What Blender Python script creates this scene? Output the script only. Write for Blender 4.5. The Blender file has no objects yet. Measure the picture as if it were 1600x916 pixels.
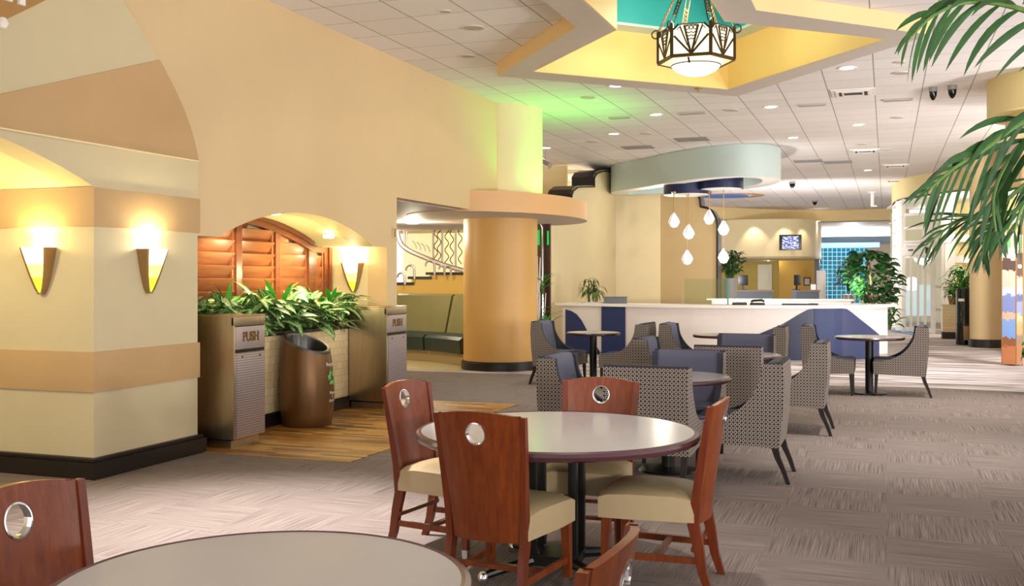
import bpy, bmesh, math, random
from math import sin, cos, pi, radians, sqrt, atan2, hypot
from mathutils import Vector, Matrix
from mathutils.geometry import tessellate_polygon
random.seed(7)
S = bpy.context.scene
COL = S.collection

# ------------------------------------------------------------------ camera, world, exposure
TH = math.atan(585/1600.0); CT, ST = cos(TH), sin(TH)
EYE = 1.45
cam_d = bpy.data.cameras.new('camera'); cam_o = bpy.data.objects.new('camera', cam_d); COL.objects.link(cam_o)
cam_d.sensor_width = 36.0; cam_d.lens = 36.0; cam_d.shift_y = -25/1600.0; cam_d.clip_end = 200
cam_o.location = (0, 0, EYE); cam_o.rotation_euler = (pi/2, 0, TH)
S.camera = cam_o
W = bpy.data.worlds.new('world'); S.world = W; W.use_nodes = True
W.node_tree.nodes['Background'].inputs[0].default_value = (1.0, 0.97, 0.96, 1)
W.node_tree.nodes['Background'].inputs[1].default_value = 1.12
S.view_settings.view_transform = 'Standard'; S.view_settings.look = 'None'
S.view_settings.exposure = 0.66; S.view_settings.gamma = 1.0
S.view_settings.use_curve_mapping = False
LAMP = 1.0                                   # overall strength of every light, added ones too

def spot(name, loc, power, size=110, blend=0.7, color=(1, .93, .85), target=None, radius=0.07):
    d = bpy.data.lights.new(name, 'SPOT'); d.energy = power*LAMP; d.spot_size = radians(size); d.spot_blend = blend
    d.color = color; d.shadow_soft_size = radius
    o = bpy.data.objects.new(name, d); COL.objects.link(o); o.location = loc
    if target is not None:
        o.rotation_euler = (Vector(target)-Vector(loc)).to_track_quat('-Z', 'Y').to_euler()
    return o
def point(name, loc, power, color=(1, .9, .75), radius=0.05):
    d = bpy.data.lights.new(name, 'POINT'); d.energy = power*LAMP; d.color = color; d.shadow_soft_size = radius
    o = bpy.data.objects.new(name, d); COL.objects.link(o); o.location = loc
    return o

# ------------------------------------------------------------------ measuring: a pixel and a distance give a place
def ray(x, y):
    u = (x-800)/1600.0; v = (433-y)/1600.0
    return Vector((u*CT-ST, u*ST+CT, v))
def at(x, y, d): return Vector((0, 0, EYE)) + ray(x, y)*d
def at_z(x, y, z):
    r = ray(x, y); return Vector((0, 0, EYE)) + r*((z-EYE)/r.z)
def at_X(x, y, X):
    r = ray(x, y); return Vector((0, 0, EYE)) + r*(X/r.x)

# ------------------------------------------------------------------ materials
def lin(h):
    h = h.lstrip('#'); v = [int(h[i:i+2], 16)/255 for i in (0, 2, 4)]
    return tuple(c/12.92 if c <= .04045 else ((c+.055)/1.055)**2.4 for c in v) + (1,)
class NT:
    def __init__(s, name):
        s.m = bpy.data.materials.new(name); s.m.use_nodes = True
        s.n = s.m.node_tree.nodes; s.l = s.m.node_tree.links; s.b = s.n['Principled BSDF']
    def new(s, t, **k):
        n = s.n.new(t)
        for a, v in k.items(): setattr(n, a, v)
        return n
    def link(s, a, b): s.l.new(a, b)
    def math(s, op, a, b=None, c=None):
        n = s.new('ShaderNodeMath', operation=op)
        for i, v in enumerate((a, b, c)):
            if v is None: continue
            if isinstance(v, (int, float)): n.inputs[i].default_value = v
            else: s.link(v, n.inputs[i])
        return n.outputs[0]
    def mix(s, f, a, b):
        n = s.new('ShaderNodeMix', data_type='RGBA')
        for i, v in ((0, f), (6, a), (7, b)):
            if isinstance(v, (int, float)): n.inputs[i].default_value = v
            elif isinstance(v, tuple): n.inputs[i].default_value = v
            else: s.link(v, n.inputs[i])
        return n.outputs[2]
    def pos(s):
        g = s.new('ShaderNodeNewGeometry'); x = s.new('ShaderNodeSeparateXYZ'); s.link(g.outputs['Position'], x.inputs[0]); return g.outputs['Position'], x.outputs
    def uv(s):
        g = s.new('ShaderNodeUVMap'); x = s.new('ShaderNodeSeparateXYZ'); s.link(g.outputs[0], x.inputs[0]); return g.outputs[0], x.outputs
    def obj(s):
        g = s.new('ShaderNodeTexCoord'); return g.outputs['Object']
    def noise(s, vec, scale, detail=3, rough=.5):
        n = s.new('ShaderNodeTexNoise'); n.inputs['Scale'].default_value = scale; n.inputs['Detail'].default_value = detail; n.inputs['Roughness'].default_value = rough
        if vec is not None: s.link(vec, n.inputs['Vector'])
        return n.outputs['Fac']
    def vscale(s, vec, sc):
        m = s.new('ShaderNodeMapping'); m.inputs['Scale'].default_value = sc; s.link(vec, m.inputs[0]); return m.outputs[0]
    def bump(s, h, strength, dist=.01):
        b = s.new('ShaderNodeBump'); b.inputs['Strength'].default_value = strength; b.inputs['Distance'].default_value = dist
        s.link(h, b.inputs['Height']); s.link(b.outputs[0], s.b.inputs['Normal'])
    def color(s, c):
        if isinstance(c, tuple): s.b.inputs['Base Color'].default_value = c
        else: s.link(c, s.b.inputs['Base Color'])
    def set(s, rough=.5, metal=0, spec=None):
        s.b.inputs['Roughness'].default_value = rough; s.b.inputs['Metallic'].default_value = metal
        if spec is not None: s.b.inputs['Specular IOR Level'].default_value = spec
        return s.m
def plain(name, hexc, rough=.5, metal=0, var=.06, scale=6, bump=0, emit=0, emitc=None, spec=None, stretch=(1, 1, 1)):
    t = NT(name); c = lin(hexc)
    v = t.vscale(t.obj(), stretch)
    f = t.noise(v, scale, 4)
    t.color(t.mix(f, tuple(max(0, x*(1-var)) for x in c[:3])+(1,), tuple(min(1, x*(1+var)) for x in c[:3])+(1,)))
    if bump: t.bump(t.noise(v, scale*20, 2), bump, .004)
    if emit:
        t.b.inputs['Emission Color'].default_value = lin(emitc or hexc); t.b.inputs['Emission Strength'].default_value = emit
    return t.set(rough, metal, spec)

M = {}
M['cream'] = plain('cream_paint', '#d3b98c', .6, bump=.08, scale=3, var=.03)
M['cream_pale'] = plain('pale_cream_paint', '#e3d2a6', .6, bump=.05, scale=3, var=.03)
M['sand'] = plain('sand_wallcovering', '#c9bb96', .7, bump=.15, scale=4, var=.05)
M['tan'] = plain('tan_wallcovering', '#bb9a6c', .7, bump=.15, scale=4, var=.05)
M['tan_dark'] = plain('dark_tan_wallcovering', '#a87e47', .7, bump=.15, scale=4, var=.05)
M['ochre'] = plain('ochre_paint', '#d3a45c', .45, bump=.05, scale=3, var=.03)
M['peach'] = plain('peach_paint', '#d2a570', .5, var=.03)
M['yellow'] = plain('yellow_paint', '#e9d69a', .55, var=.03)
M['star_yellow'] = plain('coffer_yellow_paint', '#e3c47a', .55, var=.03)
M['gold_paint'] = plain('gold_wall_paint', '#dcb04f', .55, var=.03)
M['white'] = plain('white_paint', '#e9e4de', .5, var=.02)
M['soffit'] = plain('soffit_grey_paint', '#cfc3b6', .6, var=.03)
M['teal'] = plain('teal_paint', '#35a2a8', .5, var=.03)
M['mint'] = plain('pale_teal_paint', '#c6d8d6', .4, var=.03)
M['navy'] = plain('navy_paint', '#111c42', .4, var=.08)
M['blue'] = plain('navy_blue_laminate', '#182a5e', .5, var=.18, scale=3)
M['bluegrey'] = plain('blue_grey_laminate', '#394167', .45, var=.1, scale=3)
M['dark_base'] = plain('black_brown_base', '#1d140e', .35, var=.15)
M['steel'] = plain('brushed_steel', '#b6a68a', .32, 1, var=.15, scale=5, stretch=(6, 6, .6))
M['steel_door'] = plain('steel_front', '#b9aeaa', .42, .85, var=.08, scale=9)
M['chrome'] = plain('chrome', '#d8d8d8', .12, 1, var=.02)
M['bronze'] = plain('bronze', '#a07d4e', .4, .45, var=.1)
M['lantern_bar'] = plain('dark_bronze_bar', '#4a3820', .45, .5, var=.1)
M['black'] = plain('black_metal', '#141210', .35, .2, var=.1)
M['black_gloss'] = plain('black_gloss', '#0d0c0d', .12, 0, var=.1)
M['barrel'] = plain('brown_metallic_barrel', '#6b4a25', .38, .45, var=.08, scale=4)
M['seat_leather'] = plain('beige_leather', '#a5906c', .42, bump=.05, var=.06, scale=10)
M['slate'] = plain('slate_fabric', '#555567', .75, bump=.15, var=.08, scale=20, spec=.3)
M['slate_dark'] = plain('dark_slate_fabric', '#33323c', .75, bump=.15, var=.08, scale=20, spec=.3)
M['leg_black'] = plain('black_stained_leg', '#1a1311', .35, var=.1)
M['olive_leather'] = plain('olive_leather', '#7f784f', .4, var=.08, scale=5)
M['teal_leather'] = plain('dark_teal_leather', '#2d3a38', .4, var=.1, scale=5)
M['laminate'] = plain('grey_laminate', '#a8a6a5', .18, var=.07, scale=3.5)
M['laminate_dull'] = plain('matt_grey_laminate', '#928c87', .42, var=.05, scale=5)
M['rim'] = plain('purple_brown_rim', '#43262a', .25, var=.15, scale=12)
M['counter_white'] = plain('white_counter', '#e6dcd8', .4, var=.02)
M['counter_top'] = plain('white_stone_top', '#efe9e2', .25, var=.05, scale=10)
M['pot_grey'] = plain('grey_pot', '#8f8d8a', .5)
M['terracotta'] = plain('red_clay_pot', '#8a4a2c', .6)
M['soil'] = plain('soil', '#2a1d12', .95, var=.3, scale=40)
M['trunk'] = plain('palm_trunk', '#6b5636', .85, var=.3, scale=20)
M['stem'] = plain('green_stem', '#4b6a2a', .6)
M['letter'] = plain('white_letter', '#efeae2', .5, var=.01)
M['brass_letter'] = plain('brass_letter', '#7a5a24', .4, .6)
M['green_mark'] = plain('green_mark', '#6db568', .5)
M['grey_disc'] = plain('beige_grille', '#b9ada0', .6)
M['grey_strip'] = plain('grey_grille', '#9a9690', .6)
M['vent_dark'] = plain('vent_dark', '#3a3632', .6)
M['screen_body'] = plain('screen_body', '#121318', .3)
M['granite'] = plain('grey_granite_box', '#5b6062', .5, var=.35, scale=60)
M['desk_brown'] = plain('brown_desk_top', '#7a5a44', .4)
M['desk_slate'] = plain('slate_desk_front', '#4a525e', .4)
M['door_white'] = plain('white_door', '#e8e6d4', .5)
M['mauve'] = plain('mauve_soffit', '#b9aba6', .6)
M['lamp_white'] = plain('lamp_glass', '#fff6e6', .3, emit=16, emitc='#fff1dc', var=0)
M['lamp_warm'] = plain('warm_lamp_glass', '#ffe9c2', .3, emit=7, emitc='#ffdd9a', var=0)
M['pendant'] = plain('pendant_glass', '#f2f0f6', .3, emit=.22, emitc='#fbf6ff', var=.03)
M['lantern_glass'] = plain('lantern_glass', '#fbf2de', .4, emit=.62, emitc='#fff0cf', var=.12, scale=30)
M['lantern_under'] = plain('amber_lantern_glass', '#f2d79a', .4, emit=.55, emitc='#ffd98c', var=.05)
M['bowl_glass'] = plain('bowl_glass', '#fff6e2', .4, emit=2.2, emitc='#fff2d6', var=.02)
M['cove_light'] = plain('cove_light', '#fff4fb', .5, emit=2.0, emitc='#fdf4ff', var=0)
M['blue_light'] = plain('blue_lit_panel', '#9fd0f0', .5, emit=1.0, emitc='#8fd0ff', var=0)
M['white_lit'] = plain('lit_window', '#ffffff', .5, emit=1.6, emitc='#ffffff', var=0)
M['green_lit'] = plain('green_lit_panel', '#20b04a', .4, emit=.35, emitc='#18c050', var=.1)

def glass(name, hexc='#eef6f4', rough=.02, mixf=.82):
    t = NT(name); out = t.n['Material Output']
    tr = t.new('ShaderNodeBsdfTransparent'); tr.inputs[0].default_value = lin(hexc)
    gl = t.new('ShaderNodeBsdfGlossy'); gl.inputs['Roughness'].default_value = rough; gl.inputs[0].default_value = (.9, .95, .95, 1)
    mx = t.new('ShaderNodeMixShader'); fr = t.new('ShaderNodeFresnel'); fr.inputs[0].default_value = 1.45
    a = t.math('ADD', t.math('MULTIPLY', fr.outputs[0], .7), 1-mixf-.1)
    t.link(a, mx.inputs[0]); t.link(tr.outputs[0], mx.inputs[1]); t.link(gl.outputs[0], mx.inputs[2]); t.link(mx.outputs[0], out.inputs[0])
    return t.m
M['glass'] = glass('clear_glass', '#f3faf6')
M['glass_green'] = glass('green_edge_glass', '#9fd8bc', mixf=.7)

def wood(name, c1, c2, rough=.3, axis=(30, 30, 2.0)):
    t = NT(name); v = t.vscale(t.obj(), axis)
    f = t.noise(v, 1.2, 5, .6); f2 = t.noise(v, 7, 3, .6)
    m = t.math('ADD', t.math('MULTIPLY', f, .7), t.math('MULTIPLY', f2, .3))
    r = t.new('ShaderNodeMapRange'); r.inputs[1].default_value = .3; r.inputs[2].default_value = .7; t.link(m, r.inputs[0])
    t.color(t.mix(r.outputs[0], lin(c1), lin(c2)))
    t.b.inputs['Specular IOR Level'].default_value = .3; t.b.inputs['Coat Weight'].default_value = .1; t.b.inputs['Coat Roughness'].default_value = .15
    return t.set(rough)
M['mahogany'] = wood('mahogany', '#54200a', '#7c3a12', .36)
M['mahogany_edge'] = wood('mahogany_edge', '#501d09', '#702f0e', .36)
M['shutter'] = wood('shutter_wood', '#7d4420', '#a2623a', .4, (20, 2, 20))
M['shutter_frame'] = wood('shutter_frame_wood', '#643218', '#854a2a', .4, (20, 2, 20))

def carpet():
    t = NT('grey_carpet'); p, o = t.pos()
    tx = t.math('FLOOR', t.math('DIVIDE', o[0], .61)); ty = t.math('FLOOR', t.math('DIVIDE', o[1], .61))
    par = t.math('MODULO', t.math('ABSOLUTE', t.math('ADD', tx, ty)), 2)
    a = t.noise(t.vscale(p, (170, 2.0, 1)), 1.0, 2, .6); b = t.noise(t.vscale(p, (2.0, 170, 1)), 1.0, 2, .6)
    n = t.math('ADD', t.math('MULTIPLY', a, t.math('SUBTRACT', 1, par)), t.math('MULTIPLY', b, par))
    fine = t.noise(p, 260, 2)
    f = t.math('ADD', t.math('MULTIPLY', n, .75), t.math('MULTIPLY', fine, .25))
    r = t.new('ShaderNodeMapRange'); r.inputs[1].default_value = .33; r.inputs[2].default_value = .67; t.link(f, r.inputs[0])
    c1 = t.mix(r.outputs[0], lin('#51474a' if False else '#51474399'[:7]), lin('#938780'))
    # striped broadloom in the lobby beyond
    s1 = t.noise(t.vscale(p, (.55, 11, 1)), 1.0, 1, .5); s2 = t.noise(t.vscale(p, (1.4, 26, 1)), 1.0, 1, .5)
    s = t.math('ADD', t.math('MULTIPLY', s1, .6), t.math('MULTIPLY', s2, .4))
    r2 = t.new('ShaderNodeMapRange'); r2.inputs[1].default_value = .40; r2.inputs[2].default_value = .62; t.link(s, r2.inputs[0])
    c2 = t.mix(r2.outputs[0], lin('#5e5350'), lin('#e2d8d8'))
    far = t.math('GREATER_THAN', o[1], 14.35)
    t.color(t.mix(far, c1, c2)); t.bump(f, .35, .004)
    return t.set(.92, 0, .15)
M['carpet'] = carpet()
def woodfloor():
    t = NT('mixed_wood_strip_floor'); p, o = t.pos()
    row = t.math('FLOOR', t.math('DIVIDE', o[1], .055))
    off = t.math('MULTIPLY', t.math('FRACT', t.math('MULTIPLY', t.math('SINE', t.math('MULTIPLY', row, 12.9898)), 43758.5)), .9)
    colm = t.math('FLOOR', t.math('DIVIDE', t.math('ADD', o[0], off), .45))
    h = t.math('FRACT', t.math('MULTIPLY', t.math('SINE', t.math('ADD', t.math('MULTIPLY', row, 78.233), t.math('MULTIPLY', colm, 37.719))), 4375.85))
    g = t.noise(t.vscale(p, (14, 70, 1)), 1.4, 4, .7)
    f = t.math('ADD', t.math('MULTIPLY', h, .6), t.math('MULTIPLY', g, .5))
    cr = t.new('ShaderNodeValToRGB'); t.link(f, cr.inputs[0]); e = cr.color_ramp.elements
    e[0].position = .22; e[0].color = lin('#4a2c10'); e[1].position = .9; e[1].color = lin('#bd9048')
    k = e.new(.5); k.color = lin('#8a5c24')
    t.color(cr.outputs[0]); return t.set(.42)
M['woodfloor'] = woodfloor()
def tile_ceiling():
    t = NT('ceiling_tile'); p, o = t.pos()
    def line(c, off, w):
        f = t.math('FRACT', t.math('DIVIDE', t.math('ADD', c, off), .61))
        d = t.math('SUBTRACT', .5, t.math('ABSOLUTE', t.math('SUBTRACT', f, .5)))
        return t.math('LESS_THAN', d, w)
    g = t.math('MAXIMUM', line(o[0], .15+6.1, .012), line(o[1], .60, .008))
    n = t.noise(p, 55, 4, .7)
    tx = t.math('FLOOR', t.math('DIVIDE', t.math('ADD', o[0], .15+6.1), .61)); ty = t.math('FLOOR', t.math('DIVIDE', t.math('ADD', o[1], .60), .61))
    h = t.math('FRACT', t.math('MULTIPLY', t.math('SINE', t.math('ADD', t.math('MULTIPLY', tx, 78.233), t.math('MULTIPLY', ty, 37.719))), 4375.85))
    base = t.mix(t.math('ADD', t.math('MULTIPLY', n, .7), t.math('MULTIPLY', h, .3)), lin('#e0d9d5'), lin('#f4efec'))
    t.color(t.mix(g, base, lin('#a49b95'))); t.bump(n, .15, .004)
    return t.set(.85, 0, .2)
M['ceiling'] = tile_ceiling()
def brick():
    t = NT('cream_wall_tile'); u, o = t.uv()
    b = t.new('ShaderNodeTexBrick'); t.link(u, b.inputs[0]); b.offset = .5
    b.inputs['Scale'].default_value = 1; b.inputs['Brick Width'].default_value = .1; b.inputs['Row Height'].default_value = .075; b.inputs['Mortar Size'].default_value = .003
    b.inputs['Color1'].default_value = lin('#e0cb9e'); b.inputs['Color2'].default_value = lin('#d6be8f'); b.inputs['Mortar'].default_value = lin('#bfa77c')
    t.color(b.outputs[0]); return t.set(.35)
M['brick'] = brick()
def chairfabric():
    t = NT('geometric_fabric'); u, o = t.uv()
    k = 1/.028
    def f(c): return t.math('ABSOLUTE', t.math('SUBTRACT', t.math('FRACT', t.math('MULTIPLY', c, k)), .5))
    fx, fy = f(o[0]), f(o[1]); d = t.math('MAXIMUM', fx, fy); rr = t.math('ADD', fx, fy)
    d = t.math('MAXIMUM', d, t.math('MULTIPLY', rr, .72))
    ring = t.math('MULTIPLY', t.math('GREATER_THAN', d, .25), t.math('LESS_THAN', d, .40))
    dot = t.math('LESS_THAN', d, .17)
    c = t.mix(ring, lin('#544a45'), lin('#a89b8f')); c = t.mix(dot, c, lin('#1f1916'))
    gap = t.math('GREATER_THAN', d, .46); c = t.mix(gap, c, lin('#37302e'))
    t.color(c); t.bump(t.noise(u, 300, 2), .1, .002); return t.set(.75, 0, .3)
M['fabric'] = chairfabric()
def perforated():
    t = NT('perforated_steel'); u, o = t.uv(); k = 1/.021
    fx = t.math('SUBTRACT', t.math('FRACT', t.math('MULTIPLY', o[0], k)), .5); fy = t.math('SUBTRACT', t.math('FRACT', t.math('MULTIPLY', o[1], k)), .5)
    d = t.math('SQRT', t.math('ADD', t.math('MULTIPLY', fx, fx), t.math('MULTIPLY', fy, fy)))
    h = t.math('LESS_THAN', d, .25)
    t.color(t.mix(h, lin('#b9aeb0'), lin('#1a1512'))); t.link(t.math('SUBTRACT', .8, t.math('MULTIPLY', h, .8)), t.b.inputs['Metallic'])
    return t.set(.42, .8)
M['perforated'] = perforated()
def leafmat(name, c1, c2, vein=None, var=.5, rough=.4):
    t = NT(name); u, o = t.uv()           # u.x across 0..1, u.y along
    e = t.math('ABSOLUTE', t.math('SUBTRACT', o[0], .5))
    p, _ = t.pos()
    n = t.noise(p, 14, 3)
    c = t.mix(n, lin(c1), lin(c2))
    if vein:
        st = t.noise(t.vscale(u, (2.0, 9, 1)), 1.6, 3, .7)
        band = t.math('MULTIPLY', t.math('GREATER_THAN', t.math('SUBTRACT', st, t.math('MULTIPLY', e, .9)), .28), .85)
        c = t.mix(band, c, lin(vein))
        c = t.mix(t.math('LESS_THAN', e, .05), c, lin(c2))
    t.color(c)
    t.b.inputs['Specular IOR Level'].default_value = .25
    return t.set(rough)
M['leaf_silver'] = leafmat('silver_variegated_leaf', '#2f6f28', '#3f8a30', vein='#d5dba6')
M['leaf_bright'] = leafmat('bright_leaf', '#2f8a2c', '#5cae3a')
M['leaf'] = leafmat('green_leaf', '#1f4a1c', '#3d7a30')
M['leaf_dark'] = leafmat('dark_leaf', '#18381b', '#2f5f2a', rough=.35)
M['leaf_palm'] = leafmat('palm_leaf', '#10280c', '#26501a', rough=.5)
M['leaf_olive'] = leafmat('olive_leaf', '#3a4a1c', '#6e7d38')
M['leaf_red'] = leafmat('red_leaf', '#5a2a2c', '#8a4a4a')
def blocks():
    t = NT('blue_glass_block'); u, o = t.uv()
    def ln(c): 
        f = t.math('FRACT', t.math('DIVIDE', c, .2)); return t.math('LESS_THAN', f, .16)
    g = t.math('MAXIMUM', ln(o[0]), ln(o[1])); n = t.noise(u, 1.1, 2)
    c = t.mix(n, lin('#0e4a6c'), lin('#2a8fae')); c = t.mix(g, c, lin('#9fd0d4')); t.color(c)
    t.link(c, t.b.inputs['Emission Color']); t.b.inputs['Emission Strength'].default_value = .35
    return t.set(.15)
M['blocks'] = blocks()
def tvscreen():
    t = NT('television_picture'); u, o = t.uv()
    n = t.noise(t.vscale(u, (9, 22, 1)), 1.0, 3, .6); w = t.math('GREATER_THAN', n, .52)
    c = t.mix(w, lin('#2b3a8c'), lin('#dfe6ff')); t.color((0, 0, 0, 1)); t.link(c, t.b.inputs['Emission Color']); t.b.inputs['Emission Strength'].default_value = .9
    return t.set(.2)
M['tv'] = tvscreen()
def poster(name, stops, seed):
    t = NT(name); u, o = t.uv()
    cx = t.math('FLOOR', t.math('DIVIDE', o[0], .021+.004*seed)); cy = t.math('FLOOR', t.math('DIVIDE', o[1], .16))
    h = t.math('FRACT', t.math('MULTIPLY', t.math('SINE', t.math('ADD', t.math('MULTIPLY', cx, 78.233), t.math('MULTIPLY', cy, 37.719+seed))), 4375.85))
    f = t.math('ADD', t.math('DIVIDE', o[1], 2.2), t.math('MULTIPLY', t.math('SUBTRACT', h, .5), .03))
    cr = t.new('ShaderNodeValToRGB'); t.link(f, cr.inputs[0]); e = cr.color_ramp.elements; cr.color_ramp.interpolation = 'CONSTANT'
    e[0].position = 0; e[0].color = lin(stops[0][1]); e[1].position = stops[1][0]; e[1].color = lin(stops[1][1])
    for q, h in stops[2:]: k = e.new(q); k.color = lin(h)
    t.color(cr.outputs[0]); return t.set(.08)
M['poster_a'] = poster('glossy_city_photo', [(0, '#a8704c'), (.16, '#84746e'), (.22, '#bd9168'), (.32, '#cba27e'), (.38, '#7b82a4'), (.47, '#555c84'), (.53, '#94a2c6'), (.58, '#bb9888'), (.66, '#54433e'), (.80, '#463b38'), (.84, '#b09280'), (.93, '#c4a89c')], 1)
M['poster_b'] = poster('glossy_harbour_photo', [(0, '#b5734a'), (.14, '#8a5a3c'), (.2, '#7a9ad0'), (.34, '#d8a890'), (.40, '#7a86b8'), (.52, '#b6bede'), (.58, '#e0b8a8'), (.7, '#5a4a46'), (.79, '#e6ccc0'), (.88, '#d8b0a0')], 3)

# ------------------------------------------------------------------ mesh builder
class MB:
    def __init__(s): s.bm = bmesh.new(); s.uvl = s.bm.loops.layers.uv.new('UVMap'); s.fl = s.bm.faces.layers.int.new('own_uv')
    def face(s, pts, mi=0, uv=None):
        vs = [s.bm.verts.new(p) for p in pts]
        try: f = s.bm.faces.new(vs)
        except ValueError: return None
        f.material_index = mi
        if uv:
            for l, q in zip(f.loops, uv): l[s.uvl].uv = q
            f[s.fl] = 1
        return f
    def box(s, c, size, rz=0, bev=0, mi=0, rot=None):
        g = bmesh.ops.create_cube(s.bm, size=1)['verts']
        m = Matrix.Translation(c) @ (rot if rot is not None else Matrix.Rotation(rz, 4, 'Z')) @ Matrix.Diagonal((*size, 1))
        bmesh.ops.transform(s.bm, matrix=m, verts=g)
        fs = {f for v in g for f in v.link_faces}
        for f in fs: f.material_index = mi
        if bev:
            es = list({e for v in g for e in v.link_edges})
            r = bmesh.ops.bevel(s.bm, geom=es, offset=bev, segments=2, affect='EDGES', profile=.7)
            for f in r['faces']: f.material_index = mi
        return s
    def bar(s, a, b, w, h=None, mi=0, up=(0, 0, 1)):
        a, b = Vector(a), Vector(b); d = b-a; L = d.length
        if L < 1e-6: return s
        z = d/L; u = Vector(up)
        if abs(z.dot(u)) > .98: u = Vector((0, 1, 0))
        x = u.cross(z).normalized(); y = z.cross(x)
        m = Matrix((x, y, z)).transposed().to_4x4(); m.translation = (a+b)/2
        g = bmesh.ops.create_cube(s.bm, size=1)['verts']
        bmesh.ops.transform(s.bm, matrix=m @ Matrix.Diagonal((w, h or w, L, 1)), verts=g)
        for f in {f for v in g for f in v.link_faces}: f.material_index = mi
        return s
    def taper(s, a, b, wa, wb, mi=0, da=None, db=None):   # square section leg from a to b, horizontal ends
        a, b = Vector(a), Vector(b); da = da or wa; db = db or wb
        q = [(-.5, -.5), (.5, -.5), (.5, .5), (-.5, .5)]
        A = [s.bm.verts.new(a+Vector((i*wa, j*da, 0))) for i, j in q]; B = [s.bm.verts.new(b+Vector((i*wb, j*db, 0))) for i, j in q]
        for k in range(4): s.bm.faces.new((A[k], A[(k+1) % 4], B[(k+1) % 4], B[k])).material_index = mi
        s.bm.faces.new(A[::-1]).material_index = mi; s.bm.faces.new(B).material_index = mi
        return s
    def sweep(s, pts, sizes, mi=0):                        # chain of rectangular sections (horizontal)
        q = [(-.5, -.5), (.5, -.5), (.5, .5), (-.5, .5)]; R = []
        for p, (w, d) in zip(pts, sizes): R.append([s.bm.verts.new(Vector(p)+Vector((i*w, j*d, 0))) for i, j in q])
        for A, B in zip(R, R[1:]):
            for k in range(4): s.bm.faces.new((A[k], A[(k+1) % 4], B[(k+1) % 4], B[k])).material_index = mi
        s.bm.faces.new(R[0][::-1]).material_index = mi; s.bm.faces.new(R[-1]).material_index = mi
        return s
    def tube(s, pts, r, seg=8, mi=0, cap=True):
        pts = [Vector(p) for p in pts]; n = len(pts); R = []
        rr = r if isinstance(r, (list, tuple)) else [r]*n
        prev = None
        for i, p in enumerate(pts):
            t = (pts[min(i+1, n-1)]-pts[max(i-1, 0)]).normalized()
            if prev is None:
                u = Vector((0, 0, 1)) if abs(t.z) < .9 else Vector((1, 0, 0))
                x = u.cross(t).normalized()
            else: x = (prev - t*prev.dot(t)).normalized()
            prev = x; y = t.cross(x)
            R.append([s.bm.verts.new(p+(x*cos(2*pi*k/seg)+y*sin(2*pi*k/seg))*rr[i]) for k in range(seg)])
        for A, B in zip(R, R[1:]):
            for k in range(seg): s.bm.faces.new((A[k], A[(k+1) % seg], B[(k+1) % seg], B[k])).material_index = mi
        if cap: s.bm.faces.new(R[0][::-1]).material_index = mi; s.bm.faces.new(R[-1]).material_index = mi
        return s
    def lathe(s, prof, c=(0, 0, 0), seg=32, mi=0, a0=0, a1=2*pi, sx=1, sy=1):
        c = Vector(c); full = abs(a1-a0-2*pi) < 1e-6; R = []
        for (r, z) in prof:
            if r < 1e-6: R.append([s.bm.verts.new(c+Vector((0, 0, z)))]); continue
            R.append([s.bm.verts.new(c+Vector((r*sx*cos(a0+(a1-a0)*k/seg), r*sy*sin(a0+(a1-a0)*k/seg), z))) for k in range(seg if full else seg+1)])
        for A, B in zip(R, R[1:]):
            n = max(len(A), len(B)); m = n if full else n-1
            for k in range(m):
                j = (k+1) % n
                if len(A) == 1 and len(B) == 1: continue
                if len(A) == 1: vs = (A[0], B[j], B[k])
                elif len(B) == 1: vs = (A[k], A[j], B[0])
                else: vs = (A[k], A[j], B[j], B[k])
                try: s.bm.faces.new(vs).material_index = mi
                except ValueError: pass
        return s
    def cyl(s, c, r, h, seg=32, mi=0, r2=None):            # standing on c
        r2 = r if r2 is None else r2
        return s.lathe([(0, 0), (r, 0), (r2, h), (0, h)], c, seg, mi)
    def prism(s, poly, z0, z1, mi=0, holes=()):            # polygon in XY extruded along Z
        return s.extrude([Vector((p[0], p[1], z0)) for p in poly], Vector((0, 0, z1-z0)), mi, [[Vector((p[0], p[1], z0)) for p in h] for h in holes])
    def extrude(s, pts, d, mi=0, holes=(), mi_side=None, mi_far=None):
        loops = [[Vector(p) for p in pts]] + [[Vector(p) for p in h] for h in holes]; d = Vector(d)
        ms = mi if mi_side is None else mi_side; mf = mi if mi_far is None else mi_far
        flat = [p for L in loops for p in L]
        A = [s.bm.verts.new(p) for p in flat]; B = [s.bm.verts.new(p+d) for p in flat]
        for t in tessellate_polygon(loops):
            for V, m in ((A, mi), (B, mf)):
                try: s.bm.faces.new([V[i] for i in t]).material_index = m
                except ValueError: pass
        k = 0
        for L in loops:
            n = len(L)
            for i in range(n):
                a, b = k+i, k+(i+1) % n
                try: s.bm.faces.new((A[a], A[b], B[b], B[a])).material_index = ms
                except ValueError: pass
            k += n
        return s
    def leaf(s, p, d, L, w, droop=.3, n=5, fold=.25, mi=0, twist=0):
        p = Vector(p); d = Vector(d).normalized(); pts = []; cur = p.copy(); dirv = d.copy()
        for i in range(n+1):
            pts.append((cur.copy(), dirv.copy())); cur = cur + dirv*(L/n); dirv = (dirv + Vector((0, 0, -droop/n*2))).normalized()
        side0 = d.cross(Vector((0, 0, 1)))
        if side0.length < .05: side0 = Vector((1, 0, 0))
        side0.normalize()
        if twist: side0 = Matrix.Rotation(twist, 3, d) @ side0
        rows = []
        for i, (q, t) in enumerate(pts):
            f = i/n; ww = w*.5*(sin(pi*min(1, f*.93+.07))**.75) if i < n else w*.02
            sd = (side0 - t*side0.dot(t)).normalized(); up = sd.cross(t)
            rows.append((q-sd*ww+up*ww*fold, q, q+sd*ww+up*ww*fold, f))
        V = [[s.bm.verts.new(r[k]) for k in range(3)] for r in rows]
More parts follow.
